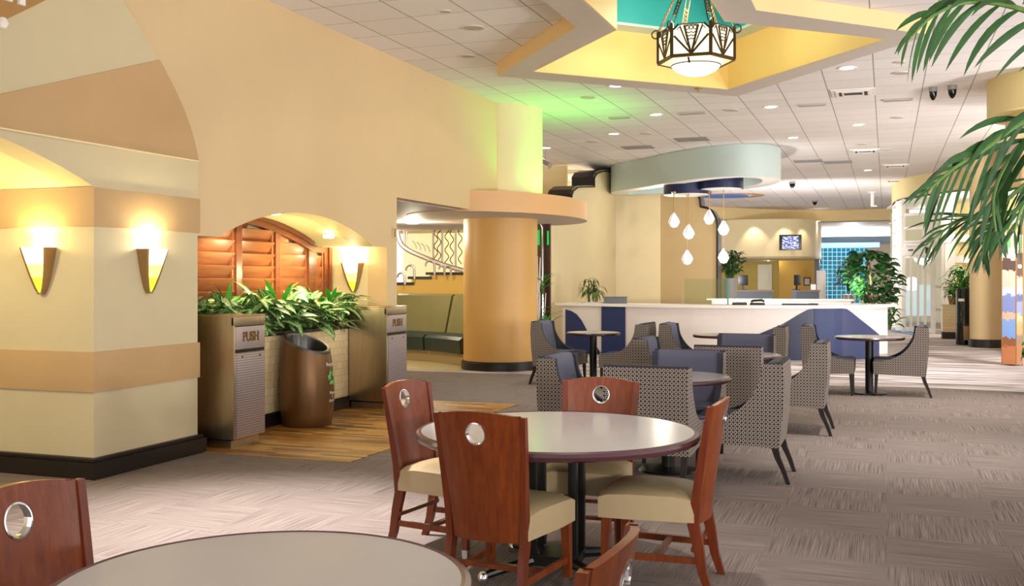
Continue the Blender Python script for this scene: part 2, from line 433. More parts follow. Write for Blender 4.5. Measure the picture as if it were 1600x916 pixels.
        for i in range(n):
            for k in range(2):
                fc = s.bm.faces.new((V[i][k], V[i][k+1], V[i+1][k+1], V[i+1][k])); fc.material_index = mi; fc[s.fl] = 1; fc.smooth = True
                us = ((k*.5, rows[i][3]), (k*.5+.5, rows[i][3]), (k*.5+.5, rows[i+1][3]), (k*.5, rows[i+1][3]))
                for l, q in zip(fc.loops, us): l[s.uvl].uv = q
        return s
    def build(s, name, mat, parent=None, smooth=True, normals=True, angle=35):
        if normals: bmesh.ops.recalc_face_normals(s.bm, faces=[f for f in s.bm.faces if not f[s.fl]])
        s.bm.normal_update()
        for f in s.bm.faces:
            if f[s.fl]: continue
            n = f.normal; ax = max(range(3), key=lambda i: abs(n[i]))
            for l in f.loops:
                c = l.vert.co; l[s.uvl].uv = (c.y, c.z) if ax == 0 else ((c.x, c.z) if ax == 1 else (c.x, c.y))
        me = bpy.data.meshes.new(name); s.bm.to_mesh(me); s.bm.free()
        for m in (mat if isinstance(mat, (list, tuple)) else [mat]): me.materials.append(M[m] if isinstance(m, str) else m)
        if smooth:
            me.shade_smooth(); me.set_sharp_from_angle(angle=radians(angle))
        o = bpy.data.objects.new(name, me); COL.objects.link(o)
        if parent: o.parent = parent
        return o
def tag(o, label=None, cat=None, group=None, kind=None):
    if label: o['label'] = label
    if cat: o['category'] = cat
    if group: o['group'] = group
    if kind: o['kind'] = kind
    return o
def thing(name, label, cat, loc=(0, 0, 0), rz=0, group=None):
    o = bpy.data.objects.new(name, None); COL.objects.link(o); o.empty_display_size = .1
    o.location = loc; o.rotation_euler = (0, 0, rz)
    return tag(o, label, cat, group)
def struct(name, mb, mat, label=None, **k):
    o = mb.build(name, mat, **k); o['kind'] = 'structure'
    if label: o['label'] = label
    return o
def dup(o, loc=None, rz=None, label=None, parent=None):
    c = o.copy(); COL.objects.link(c)
    if parent: c.parent = parent
    if loc is not None: c.location = loc
    if rz is not None: c.rotation_euler = (0, 0, rz)
    if label: c['label'] = label
    for ch in list(o.children): dup(ch, parent=c)
    return c
def text_mesh(txt, size, depth=.004, bold=0):
    cu = bpy.data.curves.new('text', 'FONT'); cu.body = txt; cu.size = size; cu.extrude = depth; cu.offset = bold*size; cu.align_x = 'CENTER'; cu.align_y = 'CENTER'
    o = bpy.data.objects.new('text', cu); COL.objects.link(o)
    bpy.context.view_layer.update()
    me = bpy.data.meshes.new_from_object(o); bpy.data.objects.remove(o); bpy.data.curves.remove(cu)
    return me
def mesh_obj(name, me, mat, parent=None):
    me.materials.clear(); me.materials.append(M[mat]); o = bpy.data.objects.new(name, me); COL.objects.link(o)
    if parent: o.parent = parent
    return o
def arc_pts(c, r, a0, a1, n): return [(c[0]+r*cos(a0+(a1-a0)*i/n), c[1]+r*sin(a0+(a1-a0)*i/n)) for i in range(n+1)]
def poly_wall(mb, pts, z0, z1, th, mi=0):                 # wall along an XY polyline, thickness to the left of travel
    n = len(pts); P = [Vector(p[:2]) for p in pts]; O = []
    for i in range(n):
        a = P[max(i-1, 0)]; b = P[min(i+1, n-1)]; t = (b-a).normalized(); O.append(P[i]+Vector((-t.y, t.x))*th)
    for i in range(n-1):
        q = [P[i], P[i+1], O[i+1], O[i]]
        mb.extrude([Vector((v.x, v.y, z0)) for v in q], (0, 0, z1-z0), mi)
    return mb
# ------------------------------------------------------------------ the large structure
ZC = 4.02
XW = -5.40                                                # face of the long cream wall
def smooth_closed(pts, n=6):
    out = []; N = len(pts)
    for i in range(N):
        p0, p1, p2, p3 = [Vector(pts[(i+k-1) % N]) for k in range(4)]
        for j in range(n):
            t = j/n; out.append(tuple(.5*((2*p1)+(p2-p0)*t+(2*p0-5*p1+4*p2-p3)*t*t+(3*p1-p0-3*p2+p3)*t**3)))
    return out
def smooth_open(pts, n=6):
    P = [Vector(p) for p in pts]; P = [2*P[0]-P[1]]+P+[2*P[-1]-P[-2]]; out = []
    for i in range(len(P)-3):
        p0, p1, p2, p3 = P[i:i+4]
        for j in range(n):
            t = j/n; out.append(.5*((2*p1)+(p2-p0)*t+(2*p0-5*p1+4*p2-p3)*t*t+(3*p1-p0-3*p2+p3)*t**3))
    out.append(P[-2]); return out
b = MB(); b.face([(-13, -1.5, 0), (6.5, -1.5, 0), (6.5, 52, 0), (-13, 52, 0)]); struct('floor', b, 'carpet')
b = MB(); b.box((-4.765, 9.0, .003), (1.67, 3.84, .006)); struct('trim_wood_floor', b, 'woodfloor')
b = MB(); b.box((-9.5, 18.3, .003), (6.6, 7.6, .006)); struct('trim_booth_floor', b, plain('booth_floor_tile', '#b3a478', .4, scale=2))
# star shaped coffer
IN = [(-3.88, 11.32), (-1.9, 13.26), (0.0, 11.0), (-1.42, 9.72), (-1.42, 6.3), (-2.47, 6.3), (-2.47, 9.69)]
OUT = [(-4.37, 11.43), (-1.86, 13.80), (.42, 10.96), (-1.10, 9.40), (-1.10, 5.9), (-2.80, 5.9), (-2.80, 9.46)]
b = MB(); b.prism([(-13, -1.5), (6.5, -1.5), (6.5, 42), (-13, 42)], ZC, ZC+.05, holes=[IN]); struct('ceiling', b, 'ceiling', smooth=False)
b = MB(); b.extrude([(x, y, 3.85) for x, y in OUT], (0, 0, ZC-3.85-.002), 0, [[(x, y, 3.85) for x, y in IN]], mi_side=1); struct('trim_star_soffit', b, ['soffit', plain('coffer_fascia_paint', '#ecca92', .55, var=.03)], smooth=False)
def inset(P, d):
    N = len(P); out = []; A_ = sum(P[i][0]*P[(i+1) % N][1]-P[(i+1) % N][0]*P[i][1] for i in range(N)); sg = 1 if A_ > 0 else -1
    for i in range(N):
        p = Vector(P[i]); t0 = (p-Vector(P[i-1])).normalized(); t1 = (Vector(P[(i+1) % N])-p).normalized()
        n0, n1 = Vector((-t0.y, t0.x))*sg, Vector((-t1.y, t1.x))*sg; q = (n0+n1); q = q/max(.3, q.dot(n0)); out.append((p.x+q.x*d, p.y+q.y*d))
    return out
b = MB(); b.extrude([(x, y, 3.852) for x, y in inset(IN, -.002)], (0, 0, 4.44-3.852), 0, [[(x, y, 3.852) for x, y in inset(IN, .012)]]); struct('trim_star_wall', b, 'star_yellow', smooth=False)
cx0, cy0 = -1.93, 11.25
DIA = [(-3.88, 11.32), (-1.9, 13.26), (0, 11.0), (-1.94, 9.2)]
DI = [(cx0+(x-cx0)*.80, cy0+(y-cy0)*.80) for x, y in DIA]
b = MB(); b.extrude([(x, y, 4.44) for x, y in [(-4.3, 11.3), (-1.9, 13.7), (.4, 11.0), (-.9, 9.6), (-.9, 5.9), (-3, 5.9), (-3, 9.6)]], (0, 0, .03), 0, [[(x, y, 4.44) for x, y in DI]]); struct('trim_star_ledge', b, 'mint', smooth=False)
b = MB(); b.extrude([(cx0+(x-cx0)*1.05, cy0+(y-cy0)*1.05, 4.47) for x, y in DI], (0, 0, .55), 0, [[(x, y, 4.47) for x, y in DI]]); b.extrude([(cx0+(x-cx0)*1.05, cy0+(y-cy0)*1.05, 5.02) for x, y in DI], (0, 0, .03)); struct('trim_star_recess', b, 'teal', smooth=False)

# long cream wall with the arched niche and the booth opening
def arch_arc(y0, y1, z, rise, n=20):
    w = (y1-y0)/2; R = (w*w+rise*rise)/(2*rise); cy, cz = (y0+y1)/2, z+rise-R; a = math.asin(w/R)
    return [(cy+R*sin(-a+2*a*i/n), cz+R*cos(-a+2*a*i/n)) for i in range(n+1)]
NA = arch_arc(7.41, 10.24, 1.795, .285)
wl = [(6.0, 0), (7.1, 0), (7.1, 1.795)] + NA + [(10.58, 1.795), (10.58, 0), (10.83, 0), (10.83, 2.385), (14.3, 2.385), (14.3, ZC), (5.0, ZC), (5.0, 3.3), (6.0, 3.3)]
b = MB(); b.extrude([(XW, y, z) for y, z in wl], (-.25, 0, 0)); struct('wall_left', b, 'cream', smooth=False)
# niche lining
b = MB(); pr = [(7.1, 1.795)] + NA + [(10.58, 1.795)]
for (ya, za), (yb, zb) in zip(pr, pr[1:]): b.extrude([(XW-.25, ya, za), (XW-.25, yb, zb), (XW-.25, yb, zb+.04), (XW-.25, ya, za+.04)], (-.52, 0, 0))
b.box((-5.905, 10.605, .9), (.51, .05, 1.79)); b.box((-6.20, 8.85, 1.2), (.06, 3.6, 2.4)); struct('wall_niche', b, 'cream_pale', smooth=True)
# booth room shell
b = MB(); b.box((-9.2, 13.75, 2.42), (7.3, 5.8, .1)); b.box((-9.9, 17.5, 2.42), (6.0, 1.8, .1)); struct('ceiling_booth', b, 'mauve')
b = MB(); b.box((-9.3, 10.78, 1.25), (6.1, .1, 2.5)); b.box((-12.9, 18, 2), (.1, 14.6, 4)); struct('wall_booth', b, 'cream_pale')
b = MB(); b.box((-9.5, 26.5, 2.0), (7, .1, 4.02)); b.box((-9.85, 22.4, 3.25), (6.0, .1, 1.5)); struct('wall_far_left', b, 'cream_pale')
# pier, vault and striped panel
b = MB(); b.box((-6.075, 6.47, 1.05), (1.45, 1.18, 2.1)); struct('wall_pier', b, 'sand')
b = MB(); b.box((-6.065, 6.47, .765), (1.46, 1.21, .29), bev=.004); struct('trim_pier_band', b, 'tan')
b = MB(); b.box((-6.065, 6.47, 1.955), (1.46, 1.21, .28), bev=.004); struct('trim_pier_upper_band', b, 'tan')
b = MB()
b.box((-6.06, 6.47, .06), (1.52, 1.29, .12)); b.box((-6.065, 6.47, .135), (1.49, 1.26, .03), bev=.008); struct('baseboard_pier', b, 'dark_base')
VA = arch_arc(2.12, 5.88, 2.10, .36, 24)
CURVE = smooth_open([(7.06, 2.10), (7.06, 2.41), (6.90, 2.77), (6.58, 3.15), (6.17, 3.52), (5.80, 3.80), (5.46, ZC)], 5)
CURVE = [(v[0], v[1]) for v in CURVE]
pan = [(5.88, 2.10)] + CURVE + [(2.0, ZC), (1.0, ZC), (1.0, 0), (2.12, 0)] + VA
b = MB(); b.extrude([(-5.35, y, z) for y, z in pan], (-.245, 0, 0)); struct('wall_striped_panel', b, 'sand', smooth=False)
b = MB()
for (ya, za), (yb, zb) in zip(VA, VA[1:]): b.extrude([(-5.595, ya, za), (-5.595, yb, zb), (-5.595, yb, zb+.05), (-5.595, ya, za+.05)], (-1.3, 0, 0))
struct('ceiling_vault', b, 'cream_pale')
b = MB(); b.box((-9.0, 3.6, 2), (.1, 14.4, 4)); b.box((-7.2, 9.0, 2.0), (.1, 3.6, 4.0)); struct('wall_side_room', b, 'cream_pale')
def on_curve(z0, z1):                                     # points of the curve between two heights
    return [(y, z) for y, z in CURVE if z0 < z < z1]
w1 = [(4.72, 2.41), (7.06, 2.41)] + on_curve(2.42, 3.14) + [(6.58, 3.15), (4.70, 2.505)]
b = MB(); b.extrude([(-5.338, y, z) for y, z in w1], (-.02, 0, 0)); struct('trim_tan_wedge', b, 'tan', smooth=False)
w2 = [(4.3, 2.62), (5.10, 3.12), (5.45, 3.34), (6.50, 4.0), (2.6, 4.0), (3.0, 2.9)]
b = MB(); b.extrude([(-5.342, y, z) for y, z in w2], (-.02, 0, 0)); struct('trim_dark_wedge', b, 'tan_dark', smooth=False)
b = MB(); b.bar((-5.338, 4.72, 2.405), (-5.338, 7.06, 2.405), .012, .012); struct('trim_wedge_bead', b, 'cream_pale')
# curved column drum above the soffit disc
b = MB(); b.lathe([(.66, 2.6), (.66, ZC)], (-5.60, 14.77, 0), 64); struct('wall_drum', b, 'cream_pale')
el = [(-5.73+1.28*cos(2*pi*i/72), 15.15+2.15*sin(2*pi*i/72)) for i in range(72)]
b = MB(); b.extrude([(x, y, 2.36) for x, y in el], (0, 0, .29), 0, mi_side=1, mi_far=2); struct('trim_soffit_disc', b, ['soffit', 'peach', 'cream_pale'])
# wing wall with stepped dark cap behind the counter (runs away from the camera)
XG = -6.1
def wg(px): 
    v = at_X(px[0], px[1], XG); return (v.y, v.z)
prof = [wg(p) for p in [(857, 346), (859, 338), (865, 332), (874, 330), (891.6, 330), (891.6, 303), (894, 296), (901, 290.5), (910, 290), (927, 290), (927, 276), (931, 269), (938, 266), (945, 265.3), (962, 265)]]
prof = [(y, min(z, ZC)) for y, z in prof]
wp = [(prof[0][0], 0)] + prof + [(prof[-1][0], 0)]
b = MB(); b.extrude([(XG, y, z) for y, z in wp], (-.5, 0, 0), 0, mi_side=1)
for (ya, za), (yb, zb) in zip(prof, prof[1:]):            # thin dark line along the profile
    b.bar((XG+.01, ya, za-.03), (XG+.01, yb, zb-.03), .06, .03, 1)
struct('wall_wing', b, ['cream_pale', 'dark_base'], smooth=False)
e0 = at(960, 433, 24.6); e1 = at(1032, 433, 25.3); e2 = at(1123, 433, 24.2)
b = MB(); poly_wall(b, [(e0.x-.2, e0.y), (e1.x, e1.y)], 0, ZC, .3); struct('wall_back', b, 'cream_pale', smooth=False)
b = MB(); dr = (Vector((e2.x, e2.y, 0))-Vector((e1.x, e1.y, 0))).normalized(); Lw = (Vector((e2.x, e2.y))-Vector((e1.x, e1.y))).length
def wr(px, y):                                            # place along the second facet
    r = ray(px, y); n = Vector((-dr.y, dr.x)); k = n.dot(Vector((e1.x, e1.y)))/n.dot(Vector((r.x, r.y))); return Vector((0, 0, EYE))+r*k
pp = [wr(*q) for q in [(1123, 433), (1123, 352), (1121, 340), (1115, 330), (1107, 325), (1097, 323), (1096, 312), (1093, 305), (1093, 240)]]
pts = [Vector((e1.x, e1.y, 0)), Vector((pp[0].x, pp[0].y, 0))]+pp+[Vector((e1.x, e1.y, ZC))]
pts = [Vector((p.x, p.y, min(p.z, ZC))) for p in pts]
b.extrude(pts, (0, .45, 0), 0, mi_side=1)
for p, q in zip(pts[1:-2], pts[2:-1]): b.bar(p+Vector((-.03, -.01, 0)), q+Vector((-.03, -.01, 0)), .05, .07, 1, up=(0, 1, 0))
struct('wall_back_stepped', b, ['cream', 'dark_base'], smooth=False)
# far end: fascia, lowered ceiling, bulging wall, back office
f0, f1, f2, f3 = at(1080, 433, 37), at(1180, 433, 38.6), at(1290, 433, 39.4), at(1420, 433, 38.2)
fl = [(v.x, v.y) for v in smooth_open([f0.xy, f1.xy, f2.xy, f3.xy], 6)]
b = MB(); poly_wall(b, fl, 3.56, ZC, .2); struct('wall_far_fascia', b, plain('fascia_paint', '#f3dca4', .6, var=.03))
b = MB(); b.prism(fl+[(8, 42), (8, 60), (-9, 60), (-9, 38)], 3.56, 3.6); struct('ceiling_far', b, 'white')
bul = [at(1105, 433, 38.4), at(1170, 433, 37.6), at(1235, 433, 37.3), at(1262, 433, 37.6), at(1276, 433, 38.5), at(1283, 433, 40.5), at(1283, 433, 46)]
bl = [(v.x, v.y) for v in smooth_open([v.xy for v in bul], 6)]
b = MB(); poly_wall(b, bl, 2.12, 3.57, .15); b.prism(bl+[(bl[0][0], bl[-1][1])], 2.12, 2.2); struct('wall_bulge', b, 'cream_pale')
b = MB(); v0, v1 = at(1100, 433, 46), at(1222, 433, 46); OFFY = v0.y-.09; b.box(((v0.x+v1.x)/2, v0.y, 1.1), (v1.x-v0.x+2, .1, 2.2), rz=TH*0); struct('wall_office', b, plain('olive_office_paint', '#b9a24c', .5), smooth=False)
b = MB(); v0, v1 = at(1217, 433, 42), at(1276, 433, 42); CERT_Y = v0.y+.05; b.box(((v0.x+v1.x)/2, v0.y+.2, 1.1), (v1.x-v0.x, .3, 2.2)); struct('wall_office_side', b, 'gold_paint', smooth=False)
b = MB(); v = at(1277, 433, 40); b.box((v.x, v.y, 1.06), (.18, .5, 2.12)); struct('trim_office_post', b, 'dark_base')
# far hall with blue glass block
v0, v1 = at(1276, 433, 48), at(1356, 433, 48)
b = MB(); dd = (v1-v0); b.extrude([v0.xy.to_3d(), v1.xy.to_3d(), v1.xy.to_3d()+Vector((0, 0, 2.82)), v0.xy.to_3d()+Vector((0, 0, 2.82))], (0, .12, 0)); struct('wall_glass_block', b, 'blocks', smooth=False)
v2 = at(1420, 433, 48)
b = MB(); b.extrude([v1.xy.to_3d(), v2.xy.to_3d(), v2.xy.to_3d()+Vector((0, 0, 3.0)), v1.xy.to_3d()+Vector((0, 0, 3.0))], (0, .12, 0)); struct('wall_hall', b, plain('greige_paint', '#b5a48e', .6), smooth=False)
v3 = at(1260, 433, 48); b = MB(); b.box((v2.x-2.2, v2.y+.3, 3.2), (9, .1, .9)); struct('wall_hall_header', b, plain('blue_grey_paint', '#9aa6b4', .6), smooth=False)
b = MB(); c = at(1338, 363, 45); b.box((c.x, c.y, c.z), (3.2, .1, .36)); struct('trim_cove', b, 'cove_light')
b = MB(); c = at(1335, 383, 47.5); b.box((c.x-.6, c.y, c.z), (3.4, .1, .22)); struct('trim_blue_cove', b, 'blue_light')
b = MB(); b.box((-3, 53, 2), (18, .1, 4)); struct('wall_far', b, 'cream_pale')
# right hand side: end wall behind the vestibule, round drum soffit, columns
b = MB(); b.box((6.4, 30, 2), (.1, 26, 4.02)); struct('wall_right', b, 'cream_pale')
vw = [at(1476, 433, 28.6), at(1520, 433, 28.0), at(1600, 433, 27.0), at(1660, 433, 26.5)]
b = MB(); poly_wall(b, [v.xy for v in vw], 0, 3.5, .15); struct('wall_entrance', b, 'yellow', smooth=False)
b = MB()
for z in (3.0, 2.55, 1.98): poly_wall(b, [v.xy*.992 for v in vw], z-.14, z+.06, .1)
struct('trim_entrance_rails', b, 'white', smooth=False)
vs = [at(1393, 433, 29.3), at(1404, 433, 27.2), at(1450, 433, 25.4), at(1500, 433, 24.2), at(1560, 433, 23.6), at(1640, 433, 23.8)]
vsl = [(v.x, v.y) for v in smooth_open([v.xy for v in vs], 6)]
b = MB(); poly_wall(b, vsl, 3.5, ZC, .2); b.prism(vsl+[(6, 24), (6, 33), (0, 33)], 3.5, 3.53, 1); struct('wall_vestibule_fascia', b, ['yellow', 'white'])
b = MB(); b.lathe([(0, 3.55), (1.2, 3.55), (1.2, ZC)], (2.45, 14.88, 0), 72); b.lathe([(0, 3.28), (.98, 3.28), (.98, 3.55)], (2.45, 14.88, 0), 72); struct('trim_round_drum', b, 'yellow')
# lettering on the striped panel
lm = thing('wall_letter', 'white raised letter m on the tan wedge above the archway', 'letter', (-5.335, 5.12, 3.235))
b = MB()
for y in (-.13, -.02, .085): b.box((0, y, .11), (.03, .05, .22))
b.box((0, -.022, .245), (.03, .265, .05)); b.build('stroke', 'letter', lm)
b = MB(); b.lathe([(0, -.04), (.024, -.032), (.04, 0), (.024, .032), (0, .04)], (0, 0, 0), 16); o = b.build('wall_dot', 'letter'); o.location = (-5.325, 5.045, 3.08); tag(o, 'white round dot mounted on the tan wall below the raised letter', 'sign mark')

# ------------------------------------------------------------------ ceiling lamps and added lights without fixtures
def downlight(px, py, z=ZC, power=75, r=.085, label='', lit=True, size=105, warm=False):
    p = at_z(px, py, z) if px is not None else Vector((py[0], py[1], z))
    t = thing('ceiling_downlight', label, 'downlight', (p.x, p.y, z), 0, 'recessed ceiling lights')
    m = MB(); m.lathe([(r, -.004), (r+.028, -.010), (r+.03, 0)], seg=24); m.build('trim_ring', 'white', t)
    m = MB(); m.lathe([(0, -.003), (r, -.003)], seg=24); m.build('lens', 'lamp_warm' if warm else 'lamp_white', t)
    spot('downlight_beam', (p.x, p.y, z-.03), power, size, .9, (1, .90, .80) if not warm else (1, .84, .62))
DL = [(963, 134, 'small glowing round downlight just beyond the star soffit, left of its far corner'),
      (1025, 179, 'lit square-looking downlight in the ceiling behind the star soffit, left of centre'),
      (959, 209, 'bright lit downlight in the green-tinted ceiling above the round column'),
      (1204, 167, 'lit downlight beyond the far corner of the star soffit, right of the lantern'),
      (1324, 106, 'large lit downlight beside the right tip of the star soffit'),
      (1341, 195, 'lit downlight between the two big square air diffusers'),
      (1239, 215, 'lit downlight right above the end of the pale teal canopy'),
      (1356, 266, 'warm lit downlight below the far square air diffusers'),
      (1360, 284, 'small lit downlight just beyond the warm one near the far ceiling'),
      (1367, 322, 'farthest lit downlight, close to the far peach fascia'),
      (853, 231, 'very bright downlight at the edge of the green-lit drum'),
      (866, 281, 'small lit downlight left of the stepped dark cap')]
for i, (x, y, l) in enumerate(DL): downlight(x, y, label=l, warm=(i in (7, 8)), power=65)
# spots without fixtures, added at ceiling height to brighten floor and tables
for i, (x, y, pw, sz) in enumerate([(-3.5, 4.9, 1500, 54), (-3.1, 8.6, 90, 60), (.2, 9.2, 420, 58), (-1.6, 2.1, 140, 70), (.7, 12.4, 380, 60), (-1.3, 5.0, 190, 52), (-4.0, 10.4, 70, 60), (-2.4, 7.4, 90, 60), (-4.2, 12.4, 130, 70), (1.2, 16.5, 260, 70), (-.8, 16.0, 180, 70)]):
    p = Vector((x, y, ZC)); spot('dining_fill_spot', (x, y, ZC-.03), pw, sz, 1.0, (1, .94, .92))
for px_, py_, l in [(513.5, 371, 'small glowing downlight in the niche vault, right one, above the sconce'), (429, 334.5, 'small glowing downlight in the niche vault at the top of the shutters')]:
    p = at_X(px_, py_, -5.72); t = thing('niche_downlight', l, 'downlight', p, 0, 'niche vault lights')
    m = MB(); m.lathe([(0, -.012), (.05, -.010), (.06, 0), (.06, .03), (0, .03)], seg=20); m.build('lens', 'lamp_warm', t)
FD = [(1278, 345.5, 'left downlight under the peach fascia, above the television wall'), (1336, 351, 'middle downlight in the lowered white ceiling of the far hall'), (1392, 349, 'right downlight in the lowered white ceiling beside the white vestibule')]
for x, y, l in FD: downlight(x, y, z=3.56, power=60, r=.09, label=l)
for x, y, dd_ in ((1175, 346, 37.2), (1225, 346, 36.9), (1260, 346, 37.0)):
    p = at(x, 433, dd_); spot('wall_washer', (p.x, p.y, 3.5), 30, 80, .5, (1, .88, .7), target=(p.x+.1, p.y+.5, 2.0))
point('office_light', at(1200, 395, 42)-Vector((0, 0, .3)), 130, (1, .92, .7))  # unseen point lights without fixtures, from here to lobby_light
point('hall_light', at(1330, 400, 44), 90, (.9, .95, 1))
point('vestibule_light', at(1450, 325, 30.5), 38, (1, .97, .92), .3)
point('entrance_light', at(1560, 330, 25.2), 130, (1, .9, .75), .2)
for x, y in ((-8.6, 13.4), (-9.6, 18.5)): point('booth_light', (x, y, 2.2), 55, (1, .88, .62), .15)
point('far_left_light', (-9.5, 24.4, 2.2), 170, (1, .96, .88), .3)
point('lobby_light', (-4.6, 22.2, 3.0), 18, (1, .93, .8), .2)
for x, y, tx, ty, pw, *sz in [(2.2, .6, -2.6, 9.5, 620, 75), (-2.4, 27.5, -2.0, 37.0, 720), (4.6, 3.0, 1.0, 7.0, 420), (4.8, 8.0, .5, 11.0, 420), (4.6, 13.0, -.5, 16.5, 430), (3.6, 16.6, -1.0, 22.0, 300), (-3.0, 20.2, -1.6, 24.0, 160), (-.6, 22.5, -.6, 30.0, 260)]:
    spot('ceiling_fill_uplight', (x, y, 1.25), pw, sz[0] if sz else 150, 1.0, (1, .96, .94), target=(tx, ty, 4.0), radius=.2)  # uplights with no fixture, added to brighten the ceiling
spot('green_uplight', (-4.58, 14.66, 2.72), 30, 150, .5, (.08, 1, .07), target=(-4.95, 14.7, 3.9), radius=.05)
spot('green_uplight', (-4.75, 15.3, 2.74), 12, 150, .5, (.08, 1, .07), target=(-5.0, 15.2, 3.9), radius=.05)
spot('lobby_fill_spot', (2.9, 17.2, 3.4), 520, 110, .9, (1, .95, .85), target=(1.9, 21.5, 1.6), radius=.15)  # extra spot with no fixture, brightens the entrance side and cream column
spot('niche_light', (-5.75, 9.6, 1.95), 34, 140, .8, (1, .88, .6), target=(-6.1, 9.5, .9), radius=.04)
spot('niche_light', (-5.75, 8.3, 1.98), 34, 140, .8, (1, .88, .6), target=(-6.1, 8.5, .9), radius=.04)
point('niche_fill', (-5.72, 9.2, 1.50), 11, (1, .88, .52), .08)  # bare point light added to brighten the niche vault
point('vault_light', (-6.2, 4.6, 2.0), 30, (1, .85, .5), .08)
# ------------------------------------------------------------------ dining tables and wooden chairs
def dining_table(name_label, loc, R, top, rz):
    t = thing('dining_table', name_label, 'table', loc, rz, 'round dining tables'); t.scale = (1, 1, .975)
    m = MB(); m.lathe([(0, .718), (R-.035, .718), (R-.03, .7195), (0, .7195)], seg=96); m.build('table_top', top, t)
    m = MB(); m.lathe([(R-.034, .718), (R-.02, .722), (R-.006, .715), (R, .700), (R-.006, .684), (R-.02, .676), (R-.08, .676), (0, .676), (0, .717), (R-.034, .717)], seg=96); m.build('edge_band', 'rim', t)
    m = MB(); m.box((0, 0, .665), (.5, .5, .02))
    for i in (-1, 1):
        for j in (-1, 1): m.box((i*.10, j*.10, .36), (.042, .042, .6), bev=.003)
    m.box((0, 0, .085), (.25, .25, .05)); m.build('pedestal', 'black', t)
    for k in range(4):
        a = k*pi/2+pi/4; m = MB(); dv = Vector((cos(a), sin(a), 0))
        m.tube([dv*.10+Vector((0, 0, .085)), dv*.25+Vector((0, 0, .07)), dv*.40+Vector((0, 0, .045))], [.03, .025, .02], 10); f = m.build('foot', 'black', t)
        m = MB(); m.lathe([(0, 0), (.02, 0), (.026, .012), (.024, .05), (.015, .062), (0, .062)], dv*.415, 16); m.build('glide', 'chrome', f)
    return t
def dining_chair(label):
    t = thing('dining_chair', label, 'chair', group='wooden dining chairs with a round hole in the back')
    zc, rh, hs = .785, .046, .08
    def ht(x): return .882-.026*(x/.22)**2
    def place(x, z, o=0):                                  # panel coordinates to the leaning, curved back
        w = .84+.16*min(1, max(0, (z-.31)/.56))            # narrower below
        return Vector((x*w, -.215-.085*((z-.3)/.58)**1.25+.035*(x/.2)**2-.012+o, z))
    m = MB(); N = 8
    xs = [-.195+.115*i/4 for i in range(5)]; xs[-1] = -hs; xs = xs+[-hs+2*hs*i/N for i in range(1, N+1)]+[hs+.115*i/4 for i in range(1, 5)]
    zs = [.315+(zc-hs-.315)*i/8 for i in range(9)]+[zc-hs+2*hs*i/N for i in range(1, N+1)]
    V = {}
    def v(x, z):
        k = (round(x, 4), round(z, 4))
        if k not in V: V[k] = m.bm.verts.new(place(x, z))
        return V[k]
    for i in range(len(xs)-1):
        for j in range(len(zs)-1):
            xm, zm = (xs[i]+xs[i+1])/2, (zs[j]+zs[j+1])/2
            if abs(xm) < hs and abs(zm-zc) < hs: continue
            m.bm.faces.new((v(xs[i], zs[j]), v(xs[i+1], zs[j]), v(xs[i+1], zs[j+1]), v(xs[i], zs[j+1])))
        za = zs[-1]                                        # crest
        m.bm.faces.new((v(xs[i], za), v(xs[i+1], za), v(xs[i+1], ht(xs[i+1])), v(xs[i], ht(xs[i]))))
    per = [(-hs+2*hs*i/N, zc-hs) for i in range(N)]+[(hs, zc-hs+2*hs*i/N) for i in range(N)]+[(hs-2*hs*i/N, zc+hs) for i in range(N)]+[(-hs, zc+hs-2*hs*i/N) for i in range(N)]
    for i in range(len(per)):
        p, q = per[i], per[(i+1) % len(per)]
        def c(p): a = atan2(p[1]-zc, p[0]); return (rh*cos(a), zc+rh*sin(a))
        a, bq = c(p), c(q); m.bm.faces.new((v(*p), v(*q), v(*bq), v(*a)))
    bmesh.ops.recalc_face_normals(m.bm, faces=m.bm.faces)
    ex = bmesh.ops.extrude_face_region(m.bm, geom=m.bm.faces[:])
    bmesh.ops.translate(m.bm, vec=(0, -.022, 0), verts=[g for g in ex['geom'] if isinstance(g, bmesh.types.BMVert)])
    m.build('backrest', 'mahogany', t)
    m = MB(); ring = []
    K = 32
    for k in range(K):
        a = 2*pi*k/K; ring.append(a)
    for k in range(K):
        a, a2 = ring[k], ring[(k+1) % K]
        def q(a, r, o): return place(r*cos(a), zc+r*sin(a), o)
        for (r1, o1), (r2, o2) in zip([(rh+.004, -.003), (rh+.004, .002), (rh-.001, .003), (rh-.003, -.010), (rh-.001, -.025), (rh+.004, -.024)], [(rh+.004, .002), (rh-.001, .003), (rh-.003, -.010), (rh-.001, -.025), (rh+.004, -.024), (rh+.004, -.02)]):
            m.face([q(a, r1, o1), q(a2, r1, o1), q(a2, r2, o2), q(a, r2, o2)])
    m.build('hole_ring', 'chrome', t)
    for s in (-1, 1):
        m = MB(); P = []; Z_ = []
        for z in (0, .10, .22, .315): P.append((s*(.178-.0*z), -.275+.085*min(1, (z/.315))**.8+(-.01 if z > .2 else 0), z)); Z_.append((.03, .034+.02*min(1, z/.3)))
        for z in (.45, .6, .72, ht(.195)): p = place(s*.207, z); P.append((p.x, p.y-.010, z)); Z_.append((.030, .046-.020*(z-.3)/.55))
        m.sweep(P, Z_); m.build('rear_leg', 'mahogany_edge', t)
        m = MB(); m.taper((s*.20, .215, .065), (s*.195, .205, .33), .030, .042); f = m.build('front_leg', 'mahogany', t)
        m = MB(); m.taper((s*.2015, .217, 0), (s*.20, .215, .065), .028, .032); m.build('metal_tip', 'chrome', f)
        m = MB(); m.bar((s*.178, -.245, .15), (s*.198, .20, .15), .018, .03); m.build('side_stretcher', 'mahogany', t)
    m = MB(); m.bar((-.19, -.02, .15), (.19, -.02, .15), .03, .018); m.build('cross_stretcher', 'mahogany', t)
